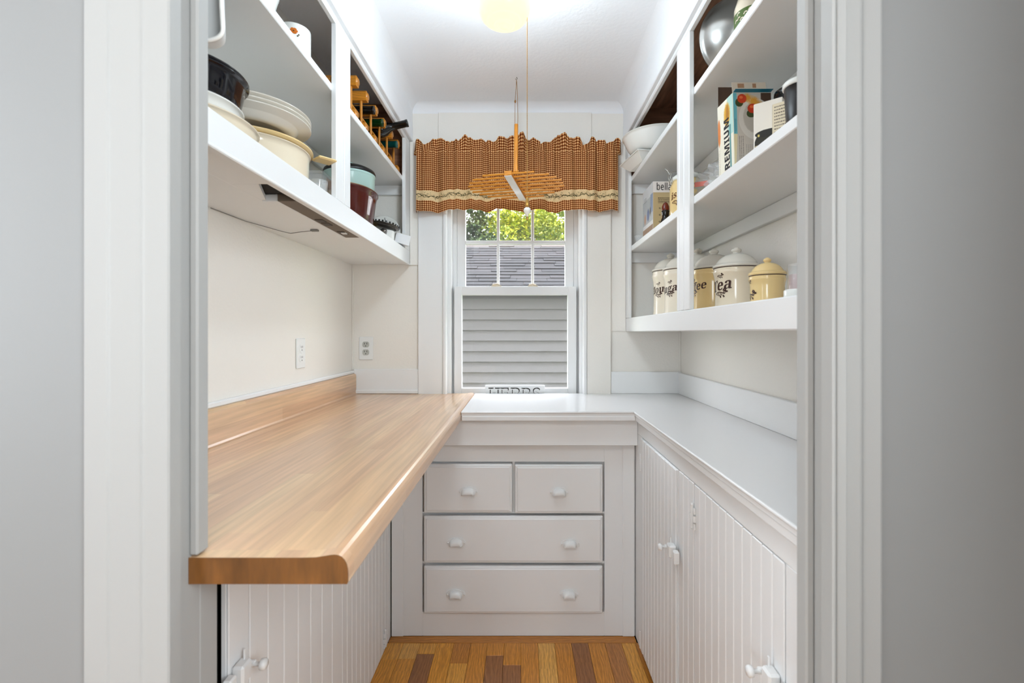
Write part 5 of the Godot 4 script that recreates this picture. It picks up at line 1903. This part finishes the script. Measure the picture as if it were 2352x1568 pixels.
	front.fill(Color(0.80, 0.76, 0.70))
	front.fill_rect(Rect2i(0, 0, 18, 190), Color(0.42, 0.72, 0.76))
	for i in 14:
		front.fill_rect(Rect2i(0, 190 + i * 14, 18 - i, 14), Color(0.90, 0.84, 0.66))
	front.fill_rect(Rect2i(140, 0, 52, 384), Color(0.30, 0.20, 0.13))
	disc(front, Vector2(110, 120), 84, 96, Color(0.86, 0.83, 0.78))
	disc(front, Vector2(112, 112), 66, 78, Color(0.74, 0.70, 0.64), 0.1)
	for q in [[70, 22, 30, 24], [104, 40, 34, 30], [130, 66, 30, 34], [124, 98, 24, 30]]:
		disc(front, Vector2(q[0], q[1]), q[2], q[3], Color(0.88, 0.62, 0.20), 0.6)
	disc(front, Vector2(30, 44), 20, 20, Color(0.24, 0.27, 0.10))
	disc(front, Vector2(88, 96), 22, 18, Color(0.22, 0.27, 0.10))
	disc(front, Vector2(44, 26), 24, 22, Color(0.82, 0.24, 0.06), 0.08)
	disc(front, Vector2(98, 72), 28, 23, Color(0.80, 0.20, 0.05), 0.08)
	disc(front, Vector2(40, 20), 9, 7, Color(0.93, 0.45, 0.22))
	disc(front, Vector2(92, 64), 10, 7, Color(0.93, 0.42, 0.20))
	lines(front, Rect2i(26, 200, 26, 170), 9, Color(0.42, 0.38, 0.36), 3, true)
	lines(front, Rect2i(62, 240, 70, 130), 9, Color(0.52, 0.48, 0.45), 2, true)
	lines(front, Rect2i(6, 120, 10, 70), 5, Color(0.18, 0.32, 0.40), 2, true)
	t = carton("carton", "tall cream and blue food carton with a tomato pasta picture and open top", "box", Vector3(0.628, mi + 0.0018, -1.348), Vector3(0.108, 0.226, 0.090), 0.05, front, side, Color(0.93, 0.90, 0.82))
	t.rotation.z = 0.028
	g = G.new()
	var wl := func(p: Vector3) -> Vector3: return Vector3(-0.0548 - p.z, 0.095 + p.x, 0.008 - p.y * 1.0)
	g.text("PREMIUM", 0.040, func(p): return wl.call(Vector3(p.x * 0.88 - 0.005, -p.y * -1.0, maxf(0, p.z))), "Droid Sans", true, 0.0004)
	part(t, "lettering", g, mat(Color(0.10, 0.12, 0.15), 0.4), true, "PREMIUM in dark letters running up the side")
	g = G.new()
	g.box(Vector3(-0.052, 0, 0), Vector3(0.053, 0.001, 0.014), 0, 2, Transform3D(Basis(Vector3(1, 0, 0), -0.15), Vector3(0, 0.2265, 0.0445)))
	part(t, "front_flap", g, mat(Color(0.0, 0.45, 0.56), 0.4), true, "blue-green opened flap")
	g = G.new()
	g.box(Vector3(-0.052, 0, -0.001), Vector3(0.053, 0.058, 0.0), 0, 2, Transform3D(Basis(Vector3(1, 0, 0), 0.05), Vector3(0.0, 0.226, -0.043)))
	part(t, "rear_flap", g, mat(Color(0.30, 0.22, 0.17), 0.6), true, "brown inside of the rear flap")
	g = G.new()
	g.box(Vector3(-0.046, 0, -0.001), Vector3(0.050, 0.036, 0.0), 0, 2, Transform3D(Basis(Vector3(1, 0, 0), -0.10), Vector3(0.0, 0.2275, 0.030)))
	var wf := part(t, "cream_flap", g, mat(Color(0.86, 0.80, 0.72), 0.5), true)
	g = G.new()
	for v in [[-0.030, 0.018], [0.012, 0.010]]:
		g.box(Vector3(v[0], 0.020, 0.0002), Vector3(v[0] + v[1], 0.032, 0.0006), 0, 2, Transform3D(Basis(Vector3(1, 0, 0), -0.10), Vector3(0.0, 0.2275, 0.030)))
	part(wf, "print", g, mat(Color(0.68, 0.50, 0.36), 0.5), true)
	var pot := Image.create(96, 192, false, Image.FORMAT_RGB8)
	pot.fill(Color(0.91, 0.88, 0.83))
	disc(pot, Vector2(48, 140), 46, 44, Color(0.16, 0.14, 0.08))
	disc(pot, Vector2(48, 108), 45, 13, Color(0.10, 0.09, 0.06))
	disc(pot, Vector2(16, 112), 4, 5, Color(0.85, 0.78, 0.45))
	pot.fill_rect(Rect2i(4, 146, 88, 6), Color(0.75, 0.68, 0.55))
	disc(pot, Vector2(24, 162), 14, 12, Color(0.62, 0.52, 0.22), 0.5)
	disc(pot, Vector2(70, 164), 16, 12, Color(0.30, 0.26, 0.12), 0.3)
	pot.fill_rect(Rect2i(0, 180, 96, 12), Color(0.93, 0.90, 0.86))
	t = carton("carton", "white carton with a picture of a dark cooking pot, on the middle right shelf", "box", Vector3(0.615, mi, -1.185), Vector3(0.064, 0.137, 0.064), -0.70, pot, null, Color(0.91, 0.88, 0.84))
	var lb := Image.create(96, 128, false, Image.FORMAT_RGB8)
	lb.fill(Color(0.90, 0.84, 0.72))
	lines(lb, Rect2i(6, 8, 84, 112), 9, Color(0.42, 0.36, 0.30), 3)
	t = carton("carton", "small cream carton covered in lines of print, by the dark tumbler", "box", Vector3(0.618, mi, -1.112), Vector3(0.056, 0.105, 0.050), -0.75, lb, lb, Color(0.88, 0.82, 0.72))
	t = thing("tumbler", "dark brown tumbler with a white lid at the doorway end, middle right shelf", "tumbler", Vector3(0.607, mi, -1.043))
	g = G.new()
	g.lathe([Vector2(0, 0), Vector2(0.026, 0), Vector2(0.0275, 0.003), Vector2(0.0335, 0.108), Vector2(0, 0.108)], 36)
	part(t, "cup", g, mat(Color(0.10, 0.075, 0.065), 0.35), true)
	g = G.new()
	g.lathe([Vector2(0, 0.1082), Vector2(0.0355, 0.1082), Vector2(0.0365, 0.110), Vector2(0.0365, 0.118), Vector2(0.033, 0.121), Vector2(0, 0.122)], 36)
	part(t, "lid", g, M.cer_white, true)
	g = G.new()
	t = thing("tin", "black tin behind the small cartons on the middle right shelf", "tin", Vector3(0.722, mi, -1.265))
	g.lathe([Vector2(0, 0), Vector2(0.048, 0), Vector2(0.050, 0.003), Vector2(0.050, 0.205), Vector2(0.047, 0.209), Vector2(0, 0.209)], 36)
	part(t, "body", g, M.black, true)
	g = G.new()
	g.lathe([Vector2(0.0505, 0.196), Vector2(0.052, 0.197), Vector2(0.052, 0.212), Vector2(0.049, 0.215), Vector2(0, 0.215)], 36)
	part(t, "lid", g, mat(Color(0.06, 0.06, 0.065), 0.15), true)
	# crumpled clear bag behind the stile
	t = thing("plastic_bag", "crumpled clear plastic bag beside the stile on the middle right shelf", "bag", Vector3(0.655, mi, -1.535))
	g = G.new()
	var cn := noise(1.0, 70, 3)
	var nu := 44
	var nv := 22
	var P := []
	for j in nv + 1:
		var row := []
		for i in nu:
			var a := TAU * i / nu
			var b := PI * j / nv
			var d := Vector3(cos(a) * sin(b), -cos(b), sin(a) * sin(b))
			var n := cn.get_noise_3d(d.x * 1.7, d.y * 1.7, d.z * 1.7)
			var n2: float = absf(cn.get_noise_3d(d.x * 4.0 + 9.0, d.y * 4.0, d.z * 4.0))
			var rr := 1.0 + 0.35 * n - 0.35 * n2
			row.append(Vector3(d.x * 0.098 * rr, maxf(0.001, 0.052 + d.y * 0.066 * rr), d.z * 0.125 * rr))
		P.append(row)
	for j in nv:
		for i in nu:
			var k := (i + 1) % nu
			var o: Vector3 = P[j][i] - Vector3(0, 0.05, 0)
			g.trin(P[j][i], P[j][k], P[j + 1][k], o)
			g.trin(P[j][i], P[j + 1][k], P[j + 1][i], o)
	part(t, "film", g, M.film, true)
	g = G.new()
	g.box(Vector3(-0.085, 0.03, 0.085), Vector3(-0.045, 0.045, 0.087), 0.0005, 0, Transform3D(Basis(Vector3.UP, -0.5), Vector3.ZERO))
	part(t, "label", g, mat(Color(0.78, 0.42, 0.36), 0.5), true, "faded red label")
	# ---- middle shelf, far bay
	var bf := Image.create(256, 340, false, Image.FORMAT_RGB8)
	bf.fill(Color(0.76, 0.66, 0.49))
	bf.fill_rect(Rect2i(0, 0, 256, 70), Color(0.90, 0.86, 0.83))
	lines(bf, Rect2i(30, 104, 200, 26), 12, Color(0.30, 0.25, 0.18), 6)
	bf.fill_rect(Rect2i(30, 138, 190, 2), Color(0.4, 0.34, 0.25))
	for i in 3:
		lines(bf, Rect2i(64, 164 + i * 44, 110, 24), 9, Color(0.42, 0.36, 0.26), 3)
		disc(bf, Vector2(40, 172 + i * 44), 8, 8, Color(0.46, 0.40, 0.30), 0.7)
	var bsd := Image.create(170, 340, false, Image.FORMAT_RGB8)
	bsd.fill(Color(0.82, 0.82, 0.83))
	bsd.fill_rect(Rect2i(0, 80, 170, 260), Color(0.70, 0.71, 0.72))
	bsd.fill_rect(Rect2i(130, 70, 40, 120), Color(0.55, 0.60, 0.70))
	bsd.fill_rect(Rect2i(0, 245, 170, 30), Color(0.86, 0.85, 0.84))
	bsd.fill_rect(Rect2i(0, 272, 170, 34), Color(0.60, 0.47, 0.36))
	lines(bsd, Rect2i(20, 60, 60, 34), 12, Color(0.3, 0.3, 0.3), 4)
	disc(bsd, Vector2(40, 205), 24, 44, Color(0.72, 0.56, 0.46), 0.5)
	disc(bsd, Vector2(92, 190), 24, 48, Color(0.42, 0.47, 0.60), 0.3)
	disc(bsd, Vector2(128, 176), 14, 36, Color(0.36, 0.34, 0.34), 0.6)
	disc(bsd, Vector2(30, 325), 18, 16, Color(0.2, 0.2, 0.22), 0.3)
	disc(bsd, Vector2(100, 320), 18, 16, Color(0.3, 0.3, 0.34), 0.3)
	t = carton("carton", "tan and white appliance carton with large black lettering, far bay of the right shelves", "box", Vector3(0.655, mi, -2.155), Vector3(0.182, 0.228, 0.170), 0.0, bf, bsd, Color(0.86, 0.83, 0.80))
	g = G.new()
	g.text("bella", 0.042, func(p): return Vector3(-0.0435 + p.x * 0.74, 0.205 + p.y, 0.0858 + maxf(0, p.z)), "Droid Sans", false, 0.0005)
	part(t, "lettering", g, M.black, true, "bella in black rounded letters")
	t = thing("cookie_jar", "cream jar with a wire clamp lid, half hidden behind the right stile", "jar", Vector3(0.630, mi, -1.835))
	g = G.new()
	pr = [Vector2(0, 0), Vector2(0.056, 0), Vector2(0.062, 0.006), Vector2(0.0635, 0.03), Vector2(0.0635, 0.125), Vector2(0.060, 0.138), Vector2(0.056, 0.143), Vector2(0.056, 0.152), Vector2(0, 0.152)]
	g.lathe(pr, 48)
	part(t, "body", g, M.cer_yellow, true)
	g = G.new()
	g.lathe([Vector2(0, 0.1525), Vector2(0.057, 0.1525), Vector2(0.060, 0.157), Vector2(0.058, 0.165), Vector2(0.045, 0.176), Vector2(0.02, 0.182), Vector2(0, 0.183)], 48)
	part(t, "lid", g, M.cer_white, true)
	g = G.new()
	var ring := []
	for i in 17:
		var a := TAU * i / 16.0
		ring.append(Vector3(-0.066 + 0.004 * sin(a * 2.0), 0.165 + sin(a) * 0.020, cos(a) * 0.012))
	g.tube(ring, 0.0014, 6)
	g.tube([Vector3(-0.066, 0.180, 0.0), Vector3(-0.074, 0.197, -0.004), Vector3(-0.080, 0.205, -0.012)], 0.0018, 6)
	g.tube([Vector3(-0.060, 0.146, 0.012), Vector3(-0.058, 0.188, 0.008), Vector3(0, 0.191, 0.004), Vector3(0.058, 0.186, 0)], 0.0014, 6)
	part(t, "wire_clamp", g, M.steel, true)
	g = G.new()
	var fj := wrapped(0.98, func(_y): return 0.0636)
	g.text("isk", 0.034, func(p): return fj.call(Vector3(p.x, 0.095 + p.y + p.x * 0.25, maxf(0, p.z))), "Droid Serif", true, 0.0004, 0.15)
	scroll(g, Vector2(0, 0.068), 0.6, fj)
	part(t, "lettering", g, mat(Color(0.42, 0.26, 0.12), 0.4), true, "brown script with scrolls")
	t = thing("pepper_mill", "small dark brown mill with a rounded wooden top before the tan carton", "mill", Vector3(0.566, mi, -1.895))
	g = G.new()
	g.lathe([Vector2(0, 0), Vector2(0.022, 0), Vector2(0.0225, 0.006), Vector2(0.018, 0.018), Vector2(0.0135, 0.030), Vector2(0.014, 0.046), Vector2(0.016, 0.052), Vector2(0.0145, 0.057), Vector2(0, 0.058)], 28)
	part(t, "base", g, mat(Color(0.07, 0.035, 0.025), 0.12), true)
	g = G.new()
	g.lathe([Vector2(0.0143, 0.0572), Vector2(0.0148, 0.062), Vector2(0.0140, 0.072), Vector2(0.010, 0.083), Vector2(0.005, 0.089), Vector2(0, 0.090)], 28)
	part(t, "top", g, mat(Color(0.40, 0.13, 0.05), 0.25), true, "red-brown wooden top")
	t = dish("glass_dish", "little clear glass dish at the far end of the middle right shelf", "dish", Vector3(0.577, mi, -2.325), 0.020, 0.033, 0.040, M.clear, 0.0, 1, 1, "", 0.6)
